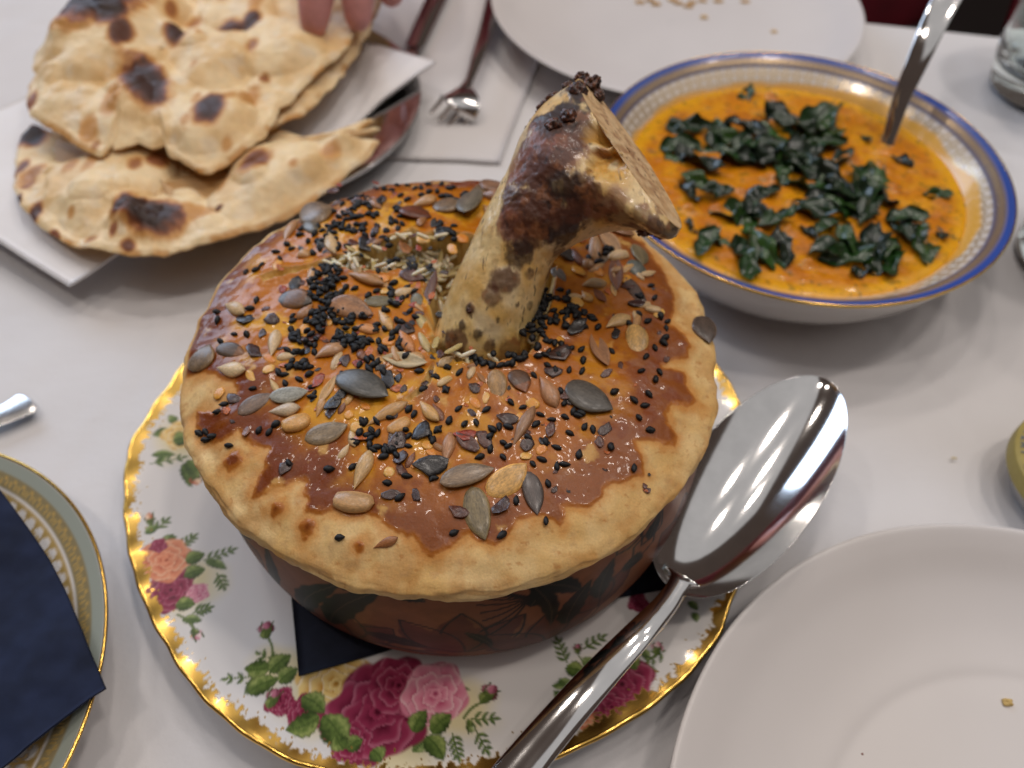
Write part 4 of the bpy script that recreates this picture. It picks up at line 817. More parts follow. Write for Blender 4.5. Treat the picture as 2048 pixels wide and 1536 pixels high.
col = lerp(lin(204, 124, 8), lin(218, 148, 18), ss(-.3, .4, fbm(x*.8, y*.8, 0, 4, 103))); col = lerp(col, lin(188, 108, 26), .7*ss(0, .5, fbm(x*1.5, y*1.5, 0, 4, 104)))
for p, l in zip(LPX, LUMPS): col = lerp(col, lin(196, 116, 40), .6*np.exp(-((x-p[0])**2+(y-p[1])**2)/(.34*l[2])**2))
col = lerp(col, lin(228, 166, 12), .9*ss(.88, .98, q+.03*fbm(x*1.2, y*1.2, 0, 3, 109))); col = lerp(col, lin(96, 84, 30), .55*ss(.42, .6, fbm(x*2.6, y*2.6, 0, 3, 105)))
col = lerp(col, lin(60, 64, 30), .7*ss(.5, .62, fbm(x*5, y*5, 0, 3, 106)))
curry = thing('curry', 'creamy orange curry topped with fried dark green leaves in the banded bowl', 'curry', (BX, BY, CZ))
part('sauce', curry, np.c_[x, y, z], grid_faces(NT, NR, wu=True), painted('curry_sauce', bump=[(4, 3, .03, .28)], var=[(4, .9, 1.08, 4)], sss=.1, sssr=.2, coatr=.07, spec=.3), col, (.34, 0, .22))
LEAFM = painted('fried_leaf', bump=[(7, 4, .03, .5)], var=[(6, .6, 1.5, 4)], objcol=True, coatr=.12)
def fried(s):
    rs = np.random.RandomState(60+s); nu, nv = 19, 11; u = np.linspace(0, 1, nu); v = np.linspace(-1, 1, nv); U, W_ = np.meshgrid(u, v, indexing='ij')
    hw = .36*np.sin(np.pi*np.clip(U*.96+.02, 0, 1)**.9)**.7*(1+.22*np.sin(U*12+s)*abs(W_))
    X, Y = U-.5, W_*hw; Z = .24*fbm(X*2.6, Y*2.6, 0, 2, 60+s)+.22*abs(W_)**1.5*hw/.36*rs.uniform(-.3, 1)+.12*np.sin(U*9+s)*W_
    V = np.stack([X, Y, Z], -1).reshape(-1, 3); n = len(V); V = np.r_[V, V-[0, 0, .035]]; F0 = grid_faces(nu, nv)
    F = [tuple(f) for f in F0]+[tuple(n+i for i in f[::-1]) for f in F0]
    rim = [i*nv for i in range(nu)]+[(nu-1)*nv+j for j in range(1, nv)]+[i*nv+nv-1 for i in range(nu-2, -1, -1)]+[j for j in range(nv-2, 0, -1)]
    F += [(rim[k-1], rim[k], rim[k]+n, rim[k-1]+n) for k in range(len(rim))]
    vein = np.r_[abs(W_).ravel(), abs(W_).ravel()] < .1
    return mesh_np('fried_leaf', V, F, LEAFM, np.where(vein[:, None], 1.6, 1.0)*np.ones((len(V), 3)), (.34, 0, .25))
FR = [fried(s) for s in range(6)]
LV = [(420,600,110),(390,700,110),(350,745,80),(480,760,150),(560,650,110),(600,740,150),(560,600,80),(700,610,120),(760,700,150),(690,700,120),(840,640,130),(880,560,120),(950,600,140),(1050,590,170),(1110,620,110),(980,720,140),(900,720,140),(1060,690,130),(880,800,130),(760,760,120),(1000,800,140),(950,780,110),(1050,880,150),(1120,850,120),(1180,900,140),(1260,880,140),(1330,850,140),(1380,940,110),(1300,980,140),(1230,1020,120),(1180,980,130),(1100,960,120),(1040,990,120),(960,880,110),(480,870,110),(430,910,110),(560,910,100),(640,1020,130),(700,1050,140),(740,980,110),(780,920,100),(850,1040,120),(690,1000,100),(1000,1110,60),(690,1180,140),(720,1270,110),(800,1200,160),(880,1180,130),(760,1220,120),(520,1150,120),(580,1160,80),(440,1085,60),(1130,1180,150),(1180,1220,140),(1220,1170,140),(1320,1160,150),(1290,1220,130),(1400,1240,120),(1370,1190,130),(1260,1300,80),(1450,1080,130),(1480,1040,100),(1560,1170,130),(1640,1120,60),(1540,1110,90),(700,460,70),(1620,930,70),(1450,770,60),(1280,660,50),(1000,640,120),(640,660,110),(830,760,110),(1130,780,120),(1090,1080,90)]
for k, (a, b_, sz) in enumerate(LV):
    zz = CZ+.12+RS.uniform(0, .28); p = at(1200+a/2.4, b_/2.4, zz); zz = float(curry_h(p[0], p[1]))+.06+RS.uniform(0, .30)*(sz > 85); p = at(1200+a/2.4, b_/2.4, zz)
    L_ = sz/2.4*np.linalg.norm(CAM-p)/FPX*1.12
    M = Matrix.Rotation(RS.uniform(0, 6.3), 4, 'Z') @ Matrix.Rotation(RS.uniform(-.35, .35), 4, 'X') @ Matrix.Rotation(RS.uniform(-.3, .3), 4, 'Y') @ Matrix.Diagonal((L_*1.55, L_*RS.uniform(.75, 1.2), L_*1.0, 1))
    for q in range(3): M[q][3] = p[q]
    inst('fried_leaf', FR[k % 6], curry, M, [lin(20, 42, 18), lin(28, 56, 20), lin(40, 68, 22), lin(18, 32, 18)][k % 4])

# ================================================================== PLAIN WHITE PLATES
def white_plate(name, label, cx, cy, R, zr, n=240):
    prof = spline([(.05, .42), (R*.50, .44), (R*.62, .52), (R*.74, .70), (R*.85, 1.02), (R*.94, zr-.22), (R*.985, zr-.01), (R, zr), (R*1.0, zr-.06), (R*.97, zr-.16), (R*.8, .62), (R*.62, .18), (R*.60, 0), (R*.56, 0), (R*.55, .15), (.05, .2)], 110)
    t = thing(name, label, 'plate', (cx, cy, 0)); V, F, *_ = lathe(prof, n, cx, cy); part('plate_body', t, V, F, PORC); return t
white_plate('white_plate', 'plain white coupe plate beside the spoon handle with one pale crumb on it', 13.9, -11.72, 9.05, 1.7)
white_plate('white_plate', 'plain white plate past the bone with rice grains scattered on it', 9.62, 27.2, 9.4, 1.75)
def crumb(label, px, py, z, r, s, cat='crumb', group=None, name='crumb', colr=(lin(226, 206, 150), lin(206, 176, 110))):
    c = at(px, py, z); n = 10
    a = np.linspace(0, 2*np.pi, 2*n, endpoint=False); b_ = np.linspace(-np.pi/2*.97, np.pi/2*.97, n); A, B = np.meshgrid(a, b_, indexing='ij')
    D = np.stack([np.cos(B)*np.cos(A), np.cos(B)*np.sin(A), np.sin(B)], -1).reshape(-1, 3); q = 1+.5*fbm(D[:, 0]*1.5, D[:, 1]*1.5, D[:, 2]*1.5, 3, s)
    P = c+D*q[:, None]*np.array(r); return single(name, label, cat, tuple(c-[0, 0, r[2]*.7]), P, grid_faces(2*n, n, wu=True), CRM, lerp(colr[0], colr[1], ss(-.3, .3, D[:, 2])), (.6, 0, 0), group)
CRM = painted('crumb_skin', bump=[(20, 3, .02, .5)])
crumb('pale cream crumb lying on the white plate beside the spoon handle', 2015, 1405, .46, (.13, .11, .09), 1)
crumb('tiny brown speck on the white plate beside the spoon handle', 1724, 1508, .44, (.035, .03, .02), 2, colr=(lin(150, 70, 40), lin(120, 60, 40)))
crumb('tiny yellow smear of food on the white cloth near the yellow lid', 1908, 916, .0, (.10, .03, .02), 3, colr=(lin(214, 196, 140), lin(206, 186, 130)))
for k, (px, py) in enumerate([(1280,4),(1312,8),(1358,6),(1376,12),(1384,4),(1436,2),(1300,0),(1345,0),(1490,3),(1405,1)]):
    crumb('cooked rice grain in the loose scatter at the back of the far white plate', px, py, .50, (.26, .10, .08), 10+k, 'rice', 'rice grains scattered on the far plate', 'rice_grain', (lin(222, 196, 150), lin(206, 160, 96)))
crumb('lone rice grain nearest the bone on the far white plate', 1408, 34, .50, (.20, .12, .08), 31, 'rice', None, 'rice_grain', (lin(226, 204, 160), lin(216, 180, 120)))
crumb('lone rice grain nearest the curry bowl on the far white plate', 1548, 63, .5, (.18, .12, .08), 32, 'rice', None, 'rice_grain', (lin(226, 204, 160), lin(216, 180, 120)))

# ================================================================== SAGE AND GOLD PLATE (left) with folded napkin
SX, SY, SR = -15.75, -7.79, 7.38
prof = spline([(.05, .66), (4.2, .66), (4.8, .74), (5.6, 1.05), (6.6, 1.38), (7.30, 1.58), (7.38, 1.60), (7.38, 1.55), (7.0, 1.42), (5.2, .72), (4.2, .3), (4.1, 0), (3.8, 0), (3.7, .3), (.05, .35)], 150)
i0 = int(np.argmax(prof[:, 0])); V, F, T, I = lathe(prof, 1000, SX, SY); rr_ = prof[I, 0]; top = I <= i0
cv = Canvas(T, rr_, (.70, .66, .62), (.16, 0, .4)); idx = np.arange(len(T)); dR = np.where(top, SR-rr_, -9); arcx = T*6.6
SAGE = lin(150, 156, 146); GC, GP = (.80, .54, .18), (.34, .6, .2)
band(.06, .40, SAGE, (.22, 0, .4)); band(.40, .80, lin(150, 136, 100), (.24, .2, .4))
cv.put(idx, top*ss(.03, .012, np.hypot((((arcx/.105) % 1)-.5)*.105, dR-.40)), GC, GP)
band(.45, .475, GC, GP); band(.775, .81, GC, GP)
cx_ = ((arcx/.34) % 1-.5)*.34; rc = np.hypot(cx_, dR-.62); cv.put(idx, top*ss(.03, .014, abs(rc-.10)), GC, GP); cv.put(idx, top*ss(.035, .02, rc), GC, GP); cv.put(idx, top*ss(.03, .015, abs(abs(cx_)-.17)+0.3*abs(dR-.62)), GC, GP)
lx = ((arcx/.92) % 1-.5)*.92; ly = dR-.86
lace = np.minimum.reduce([abs(np.hypot(lx, (ly-.30)*.8)-.24), abs(np.hypot(abs(lx)-.46, (ly-.52)*.9)-.20), np.where(ly < .7, abs(np.hypot(lx, ly-.62)-.12), 9), abs(abs(lx)-.30+.25*ly)+9*(ly > .8), abs(ly-.06-.04*np.cos(lx*14))])
cv.put(idx, top*ss(.045, .022, lace)*ss(-.02, .02, ly)*ss(1.05, .95, ly), GC, GP)
cv.put(idx, top*ss(-.02, .03, ly)*ss(.16, .12, ly+.05*np.cos(lx*13.6))*.85, GC, GP)
i = cv.near
blot = np.minimum(np.hypot(lx*1.3, ly-.93), np.hypot(abs(lx)-.07, ly-.83)*1.4); cv.put(idx, top*ss(.10, .06, blot), lin(96, 62, 40), (.3, .8, 0))
t = thing('sage_plate', 'sage green rimmed china plate with gold lace pattern under the folded navy napkin', 'plate', (SX, SY, 0))
part('plate_body', t, V, F, painted('gilded_china', bump=[(3, 2, .01, .15)], coatr=.05), cv.col, cv.prm)
A, B = np.meshgrid(tt_, a_, indexing='ij'); GV = np.stack([SX+(7.37+.05*np.cos(B))*np.cos(A), SY+(7.37+.05*np.cos(B))*np.sin(A), 1.575+.05*np.sin(B)], -1).reshape(-1, 3); part('gilt_edge', t, GV, grid_faces(300, 8, True, True), GOLD)

def sheet(poly_fn, zf, nx, ny, thick, off=0.0):
    q1, q2 = np.linspace(0, 1, nx), np.linspace(0, 1, ny); A, B = np.meshgrid(q1, q2, indexing='ij')
    P = poly_fn(A.ravel(), B.ravel()); z = zf(P[:, 0], P[:, 1], A.ravel(), B.ravel())
    V = np.r_[np.c_[P, z], np.c_[P, z-thick]]; n = nx*ny
    F = [tuple(f) for f in grid_faces(nx, ny)]+[tuple(n+i for i in f[::-1]) for f in grid_faces(nx, ny)]
    rim = [i*ny for i in range(nx)]+[(nx-1)*ny+j for j in range(1, ny)]+[i*ny+ny-1 for i in range(nx-2, -1, -1)]+[j for j in range(ny-2, 0, -1)]
    F += [(rim[k-1], rim[k], rim[k]+n, rim[k-1]+n) for k in range(len(rim))]
    return V, F
def quad(a, b, c, d):
    a, b, c, d = [np.asarray(q, float)[:2] for q in (a, b, c, d)]
    return lambda u, v: a*((1-u)*(1-v))[:, None]+b*(u*(1-v))[:, None]+c*(u*v)[:, None]+d*((1-u)*v)[:, None]
NAVC = plain('navy_cotton', (.010, .016, .042), .85, bump=[(30, 2, .006, .25), (1.0, 4, .08, .2)], var=[(1.2, .7, 1.35)], spec=.3)
C0 = A2(205, 1372, 2.0); C1 = A2(-35, 935, 2.3); C3 = A2(-25, 1545, 2.2); C2 = C1+C3-C0
# right edge of the napkin bows inward as in the photo
def nz(x, y, u, v): return 1.78+.42*np.clip(u*.8+v*.5, 0, 1)**.8+.16*np.sin(u*7+1)*np.sin(v*3+.6)+.13*fbm(x*.6, y*.6, 0, 3, 121)-.10*np.exp(-((u-.55)/.05)**2)*(1-v)
qf = quad(C0, C1, C2, C3)
def qb(u, v): return qf(u, v)+np.c_[.25*np.sin(u*np.pi)*(1-v), .1*np.sin(u*np.pi)*(1-v)]
t = thing('navy_cloth_napkin', 'folded navy cloth napkin lying on the sage and gold plate', 'napkin', (-11, -8, 1.6))
for k in range(3):
    V, F = sheet(qb, lambda x, y, u, v: nz(x, y, u, v)-.10*k, 90, 70, .085); V[:, :2] += np.array([-.05, .03])*k; part('fold', t, V, F, NAVC)

# ================================================================== CUTLERY
def spoon(name, label, neck, tip, hpts, W, D, hw, side_hint, mat=STEEL, ht=.16, thick=.07, cat='spoon'):
    """bowl from neck to tip, handle through hpts (from the neck outwards)"""
    neck, tip = np.asarray(neck), np.asarray(tip); t = thing(name, label, cat, tuple(np.r_[neck[:2], min(neck[2], tip[2])-D]))
    u = 1-np.cos(np.linspace(.12, np.pi-.03, 46)); u = u/2; C = neck+(tip-neck)*u[:, None]
    ax = (tip-neck)/np.linalg.norm(tip-neck); s = np.cross(ax, [0, 0, 1]); s = s+np.array(side_hint)*0; s /= np.linalg.norm(s)
    nrm = np.cross(s, ax); nrm *= np.sign(nrm[2]); tilt = side_hint[0]; s, nrm = s*math.cos(tilt)+nrm*math.sin(tilt), nrm*math.cos(tilt)-s*math.sin(tilt)
    e = np.sqrt(np.clip(1-(2*u**.93-1)**2, 0, 1)); Wd = W*e*(1.0); Dp = D*e**1.5*(1-.25*(u-.4))
    V, F = strip(C, np.tile(s, (46, 1)), np.tile(nrm, (46, 1)), Wd, Dp, np.full(46, thick), 22); part('spoon_bowl', t, V, F, mat)
    H = spline(np.vstack([neck+ax*.06*np.linalg.norm(tip-neck)-nrm*.10]+[np.asarray(h) for h in hpts]), 70); S, N = frames(H, s if tilt == 0 else s)
    w_ = np.interp(np.linspace(0, 1, 70), *hw); tk = np.interp(np.linspace(0, 1, 70), [0, .04, .3, .96, 1], [ht*.6, ht*1.3, ht*1.2, ht, ht*.3])
    V, F = strip(H, S, N, w_, np.zeros(70), tk, 14); part('handle', t, V, F, mat); return t
# serving spoon resting on the plate rim beside the dish
spoon('serving_spoon', 'large steel serving spoon resting on the rose plate beside the pie', at(1346, 1180, 2.5), at(1652, 758, 2.9),
      [at(1330, 1210, 2.55), at(1270, 1275, 2.75), at(1180, 1372, 2.6), at(1060, 1512, 2.1), at(960, 1640, 1.75), at(880, 1750, 1.6)], 1.78, .95,
      ([0, .03, .09, .35, .8, .95, 1], [.5, .30, .27, .36, .52, .5, .15]), (.10,), ht=.22, thick=.09)
spoon('curry_spoon', 'steel spoon standing in the orange curry with its handle raised', at(1768, 300, 2.35), at(1700, 430, 1.7),
      [at(1775, 285, 2.6), at(1800, 205, 4.0), at(1832, 130, 5.2), at(1872, 40, 6.4), at(1925, -60, 7.5), at(1980, -150, 8.4)], .9, .35,
      ([0, .05, .2, .55, .9, 1], [.2, .24, .26, .42, .58, .2]), (0,), ht=.14, thick=.06)
# handle end of a teaspoon at the left edge
spoon('teaspoon', 'steel teaspoon handle end poking in above the sage plate', at(-520, 1010, .6), at(-720, 1090, .7),
      [at(-450, 985, .75), at(-300, 935, .8), at(-100, 868, .45), at(0, 832, .32), at(45, 810, .28), at(62, 800, .27)], 1.0, .4,
      ([0, .1, .4, .7, .86, .95, 1], [.2, .22, .26, .46, .56, .44, .1]), (0,), mat=STEEL2, ht=.13)
# fork
t = thing('dinner_fork', 'steel fork lying tines down on the white paper mat', 'fork', tuple(at(930, 200, .1)))
H = spline([at(1010, -95, .55), at(994, -20, .75), at(975, 55, .95), at(955, 115, 1.05), at(943, 150, 1.0), at(930, 178, 1.02)], 60); S, N = frames(H, RT)
V, F = strip(H, S, N, np.interp(np.linspace(0, 1, 60), [0, .3, .7, .86, 1], [.5, .44, .24, .20, .34]), np.zeros(60), np.full(60, .16), 12); part('handle', t, V, F, STEEL)
H = spline([at(930, 176, 1.03), at(926, 190, 1.04), at(921, 203, .98), at(916, 214, .84), at(911, 220, .72)], 30); S, N = frames(H, RT)
V, F = strip(H, S, N, np.interp(np.linspace(0, 1, 30), [0, .3, .6, 1], [.34, .78, .95, .93]), -np.interp(np.linspace(0, 1, 30), [0, .5, 1], [0, .08, .1]), np.full(30, .12), 16); part('fork_head', t, V, F, STEEL)
sd = S[-1]
for k in range(4):
    o_ = sd*(-.72+.48*k); b0 = at(911, 219, .74); tip_ = at(884, 249, .16)
    H = spline([b0+o_, (b0*.6+tip_*.4)+o_-[0, 0, .03], tip_+o_*1.0+np.array([0, 0, -.02])], 14); S2, N2 = frames(H, sd)
    V, F = strip(H, S2, N2, np.linspace(.13, .07, 14), np.zeros(14), np.linspace(.11, .06, 14), 8); part('tine', t, V, F, STEEL)
# knife half under the bread napkin
t = thing('table_knife', 'steel knife with its blade tucked under the white bread napkin', 'knife', tuple(at(850, 60, .1)))
H = spline([at(905, -70, .45), at(880, -20, .45), at(850, 45, .45), at(826, 100, .42)], 30); S, N = frames(H, RT)
V, F = strip(H, S, N, np.interp(np.linspace(0, 1, 30), [0, .2, .9, 1], [.40, .62, .52, .40]), np.zeros(30), np.full(30, .34), 12); part('handle', t, V, F, STEEL)
H = spline([at(826, 99, .42), at(800, 160, .34), at(770, 225, .3)], 20); S, N = frames(H, RT)
V, F = strip(H, S, N, np.interp(np.linspace(0, 1, 20), [0, .2, .8, 1], [.34, .52, .5, .2]), np.zeros(20), np.full(20, .09), 10); part('blade', t, V, F, STEEL)

# ================================================================== BREAD TRAY, NAPKIN, NAAN
TX, TY, TR = -10.5, 18.3, 7.75
prof = spline([(.05, .62), (4.6, .62), (5.1, .70), (5.7, 1.02), (6.3, 1.15), (TR-.12, 1.28), (TR, 1.24), (TR+.02, 1.16), (TR-.15, 1.12), (6.3, 1.0), (5.6, .82), (5.0, .5), (4.5, .45), (.05, .45)], 90)
t = thing('bread_tray', 'round polished steel tray under the napkin and flatbreads', 'tray', (TX, TY, 0)); V, F, *_ = lathe(prof, 240, TX, TY); part('tray_body', t, V, F, STEEL)
V, F, *_ = lathe([(4.1, .5), (4.2, .12), (4.5, .12), (4.6, .5)], 160, TX, TY); part('foot_ring', t, V, F, STEEL2)
N0, N1, NTp = at(146, 574, .95), at(872, 126, 1.75), at(738, 64, 1.55); N3 = at(-240, 330, 1.3)
qn = quad(N0, N1, N1+(N3-N0), N3)
def napz(x, y, u, v):
    r = np.hypot(x-TX, y-TY); z = .72+.60*ss(4.7, 6.4, r)+.12
    z = z-.34*ss(8.2, 12, r)*ss(12, 6, y); z += .35*ss(.75, 1, u)*ss(.5, 0, v)
    return z+.05*fbm(x*.4, y*.4, 0, 3, 131)+.02*np.sin(v*30)*0
t = thing('bread_napkin', 'folded white paper napkin lining the steel tray under the flatbreads', 'napkin', (TX, TY, .8))
for k in range(2):
    V, F = sheet(qn, lambda x, y, u, v: napz(x, y, u, v)-.07*k, 90, 70, .06); V[:, :2] -= np.array([.06, .05])*k; part('paper_layer', t, V, F, NAPW)

NAANM = painted('naan_skin', bump=[(4, 4, .05, .35), (16, 3, .02, .25)], var=[(2.5, .93, 1.06, 4), (18, .95, 1.05, 3)], sss=.12, sssr=.25, coatr=.3)
def naan(name, label, outline, ctr, zf, bumps_, spots, loc_z, thick=.24, NT=520, NR=110, seed=0, edge_lo=0.):
    c = at(*ctr, zf(*at(*ctr, 2)[:2]))[:2]
    P = []
    for px, py in outline:
        z = 2.0
        for _ in range(4): p = at(px, py, z); z = float(zf(p[0], p[1]))
        P.append(p[:2])
    P = np.array(P); ang = np.arctan2(P[:, 1]-c[1], P[:, 0]-c[0]); rad = np.hypot(*(P-c).T); o = np.argsort(ang); ang, rad = ang[o], rad[o]
    th = np.linspace(-np.pi, np.pi, NT, endpoint=False); R = np.interp(th, np.r_[ang[-1]-2*np.pi, ang, ang[0]+2*np.pi], np.r_[rad[-1], rad, rad[0]])
    R = R*(1+.012*pn(np.cos(th)*9, np.sin(th)*9, 0, seed)+.006*pn(np.cos(th)*25, np.sin(th)*25, 0, seed+1))
    rho = np.r_[np.linspace(.01, .86, NR-46), np.linspace(.868, 1, 46)]
    T, Rh = np.meshgrid(th, rho, indexing='ij'); Re = R[:, None]*Rh; x = c[0]+Re*np.cos(T); y = c[1]+Re*np.sin(T); z = zf(x, y)
    d_edge = R[:, None]*(1-Rh)
    z = z+.24*fbm(x*.35, y*.35, 0, 3, seed+2)+.08*fbm(x*1.1, y*1.3, 0, 3, seed+3); hb = np.zeros_like(z)
    def loc(px, py):
        zz = 2.0
        for _ in range(4): p = at(px, py, zz); zz = float(zf(p[0], p[1]))
        return p
    for px, py, r, h in bumps_:
        p = loc(px, py); rr = r*np.linalg.norm(CAM-p)/FPX
        hb = np.maximum(hb, 1.1*h*np.sqrt(np.clip(1-(np.hypot(x-p[0], (y-p[1])*.8)/rr*.92+.22*pn(x*.6, y*.6, 0, seed+8))**2, 0, 1))**1.2)
    rs = np.random.RandomState(seed)
    for _ in range(34):
        aa, ff = rs.uniform(-np.pi, np.pi), math.sqrt(rs.uniform(.02, .92)); r0 = np.interp(aa, th, R)*ff; q0, q1 = c[0]+r0*math.cos(aa), c[1]+r0*math.sin(aa); rb_ = rs.uniform(.25, .85)
        hb = hb+.30*rb_*np.sqrt(np.clip(1-(np.hypot(x-q0, y-q1)/rb_+.25*pn(x*1.5, y*1.5, 0, seed+8))**2, 0, 1))**1.3
    z = z+.30*ss(1.6, .1, d_edge)*np.maximum(pn(np.cos(T)*1.8, np.sin(T)*1.8, 0, seed+11), -.1)
    z = z+hb*ss(0, 1.5, d_edge)-thick*.6*(1-ss(0, .28, d_edge)**.5)
    dn = fbm(x*1.6, y*1.6, 0, 4, seed+4); burn = np.zeros_like(z)
    for px, py, rx, ry, a, k in spots:
        p = loc(px, py); s_ = np.linalg.norm(CAM-p)/FPX; ca, sa = math.cos(math.radians(-a)), math.sin(math.radians(-a)); el = abs((CAM-p)[2])/np.linalg.norm(CAM-p)
        dx, dy = x-p[0], (y-p[1])*el; uu, vv = (dx*ca+dy*sa)/(rx*s_), (-dx*sa+dy*ca)/(ry*s_)
        q = np.hypot(uu, vv)+  .17*dn+.05*pn(x*4, y*4, 0, 9); burn = np.maximum(burn, k*ss(1.16, .42, q))
    burn = np.maximum(burn,   .28*ss(.64, .82, fbm(x*1.05, y*1.05, 0, 4, seed+5))); burn = np.maximum(burn, .34*ss(.35, .05, d_edge)*ss(-.1, .4, fbm(x*.7, y*.7, 0, 3, seed+6)))
    base = lerp(lin(240, 214, 168), lin(226, 190, 134), ss(-.3, .45, fbm(x*.6, y*.6, 0, 4, seed+7))); base = lerp(base, lin(232, 214, 184), .6*ss(.2, .55, fbm(x*1.1, y*1.1, 0, 3, seed+9)))
    col = lerp(base, lin(206, 152, 84), ss(.05, .38, burn)); col = lerp(col, lin(146, 84, 40), ss(.36, .62, burn)); col = lerp(col, lin(88, 48, 28), ss(.6, .84, burn)); col = lerp(col, lin(48, 28, 20), ss(.86, 1.02, burn))
    # rim and underside
    un = []
    for f_, dz in ((1.0, -.45), (.985, -.85), (.94, -1.0), (.6, -1.0), (.02, -1.0)):
        un.append(np.stack([c[0]+R*f_*np.cos(th), c[1]+R*f_*np.sin(th), z[:, -1]+(dz+.35)*thick-(1-f_)*.25*(z[:, -1]-z[:, -60])*0], -1))
    V = np.concatenate([np.stack([x, y, z], -1), np.stack(un, 1)], 1); n2 = V.shape[1]
    C2 = np.concatenate([col, np.tile(np.array(lin(196, 154, 98)), (NT, 5, 1))], 1)
    t = thing(name, label, 'bread', (c[0], c[1], loc_z)); part('bread_body', t, V.reshape(-1, 3), grid_faces(NT, n2, wu=True), NAANM, C2.reshape(-1, 3), (.62, 0, .08)); return t
def z_low(x, y):
    r = np.hypot(np.asarray(x)+12.3, (np.asarray(y)-14.2)); return 1.75+.60*ss(3.5, 8.2, r)
def z_up(x, y): return 3.05+.02*(np.asarray(y)-12)+.010*(np.asarray(x)+10)**2*.6
def z_back(x, y): return 2.45+.03*(np.asarray(y)-14)
naan('naan', 'lower naan flatbread curling over the front of the tray with a blackened blister', [(24,352),(28,300),(36,262),(60,244),(100,240),(105,262),(150,270),(230,262),(330,268),(420,270),(500,262),(560,256),(612,278),(640,300),(668,262),(700,268),(724,240),(752,234),(768,250),(760,276),(730,312),(690,350),(640,384),(570,430),(500,462),(430,486),(360,500),(280,508),(210,498),(140,480),(90,455),(54,424),(34,394)], (330,380), z_low,
     [(230,375,100,.9),(545,372,100,1.0),(312,450,85,.65),(110,400,60,.35),(660,310,60,.4),(420,450,60,.3)],
     [(318,452,74,36,12,1.0),(262,440,30,26,0,1.0),(390,444,56,20,8,.42),(522,368,36,28,-20,.72),(285,292,60,14,2,.9),(62,268,28,18,0,1.0),(90,246,26,12,0,.95),(40,330,12,16,0,.75),(66,355,28,22,0,.5),(60,375,20,10,0,.6),(158,362,18,16,0,.46),(208,356,16,26,20,.42),(285,358,16,14,0,.55),(325,345,24,14,0,.66),(365,378,14,8,0,.5),(420,374,22,14,0,.5),(35,402,8,12,0,1.0),(66,428,14,18,30,.92),(104,462,16,8,20,.7),(180,478,18,8,10,.66),(236,474,12,10,0,.6),(258,496,20,10,10,.75),(456,396,12,26,15,.42),(612,284,14,12,0,.9),(640,290,10,20,0,.5),(710,268,8,9,0,.5),(664,322,24,20,0,.46),(596,366,10,10,0,.45),(446,438,9,5,-30,.9),(150,440,10,8,0,.4),(345,465,10,8,0,.4)], 1.2, seed=3)
naan('naan', 'back naan flatbread lying under the torn one near the raised fingers', [(330,60),(420,20),(560,-60),(700,-80),(760,-40),(744,30),(722,84),(690,130),(650,182),(614,218),(575,240),(535,258),(480,262),(400,240),(340,160)], (560,110), z_back,
     [(640,120,80,.25),(560,180,60,.2)], [(690,68,24,16,20,.95),(716,56,10,14,0,.9),(660,80,18,10,0,.6),(600,150,10,8,0,.4),(512,168,16,10,0,.7)], 2.0, seed=23)
naan('naan', 'torn naan flatbread on top of the pile with big dark blisters', [(50,204),(56,168),(72,152),(66,108),(76,84),(110,56),(150,22),(180,-30),(300,-70),(480,-80),(640,-70),(700,-20),(716,40),(700,84),(650,130),(600,172),(556,210),(548,240),(500,290),(450,320),(420,336),(398,336),(360,316),(332,300),(326,280),(300,286),(270,276),(226,270),(220,290),(200,304),(170,292),(120,262),(80,240),(56,226)], (330,120), z_up,
     [(205,72,125,1.35),(430,125,72,.8),(560,95,75,.6),(300,205,105,.5),(430,245,70,.5),(130,210,75,.4),(480,30,60,.45)],
     [(218,58,80,42,-4,1.0),(248,82,34,26,0,1.0),(262,116,22,18,0,.85),(165,110,22,12,0,.42),(373,90,30,22,0,.96),(468,74,34,18,8,.92),(508,58,20,22,0,.95),(298,188,66,30,24,.97),(428,240,34,30,0,.97),(65,202,13,12,0,.66),(236,222,24,24,0,.42),(178,262,22,18,20,.42),(188,284,10,10,0,.5),(500,200,18,22,20,.44),(462,212,18,14,0,.42),(398,216,10,14,0,.4),(530,164,12,9,0,.66),(512,116,15,14,0,.55),(350,42,10,12,0,.55),(388,46,18,9,0,.5),(412,106,7,7,0,.4),(398,158,8,8,0,.4),(455,292,12,12,0,.38),(380,264,12,10,0,.4),(75,90,12,12,0,.5),(516,16,16,24,0,.42),(455,0,14,14,0,.6),(300,292,30,6,4,.4)], 2.7, seed=43)

# ================================================================== TUMBLERS
GLASS, nt, b_ = newmat('clear_glass'); b_.inputs['Transmission Weight'].default_value = 1; b_.inputs['Roughness'].default_value = .01; b_.inputs['IOR'].default_value = 1.48; b_.inputs['Base Color'].default_value = (.90, .97, .95, 1)
def tumbler(label, cx, cy, rb, rt, h):
    prof = spline([(.03, .10), (rb*.75, .06), (rb*.95, .12), (rb*1.02, .5), (rb+(rt-rb)*.35, h*.33), (rb+(rt-rb)*.7, h*.68), (rt, h-.08), (rt-.04, h), (rt-.14, h-.06), (rb+(rt-rb)*.7-.2, h*.68), (rb+(rt-rb)*.35-.24, h*.36), (rb*.82, 1.25), (rb*.5, .95), (.03, .9)], 90)
    t = thing('tumbler', label, 'glass', (cx, cy, 0)); V, F, *_ = lathe(prof, 160, cx, cy); part('glass_body', t, V, F, GLASS)
tumbler('clear glass tumbler near the table edge behind the curry bowl', 27.0, 21.9, 2.3, 3.3, 5.6)
gp = at(2046, 530, 0); tumbler('clear glass tumbler whose foot peeps out beside the curry bowl rim', gp[0]+2.05, gp[1]+.3, 2.2, 2.7, 8.0)

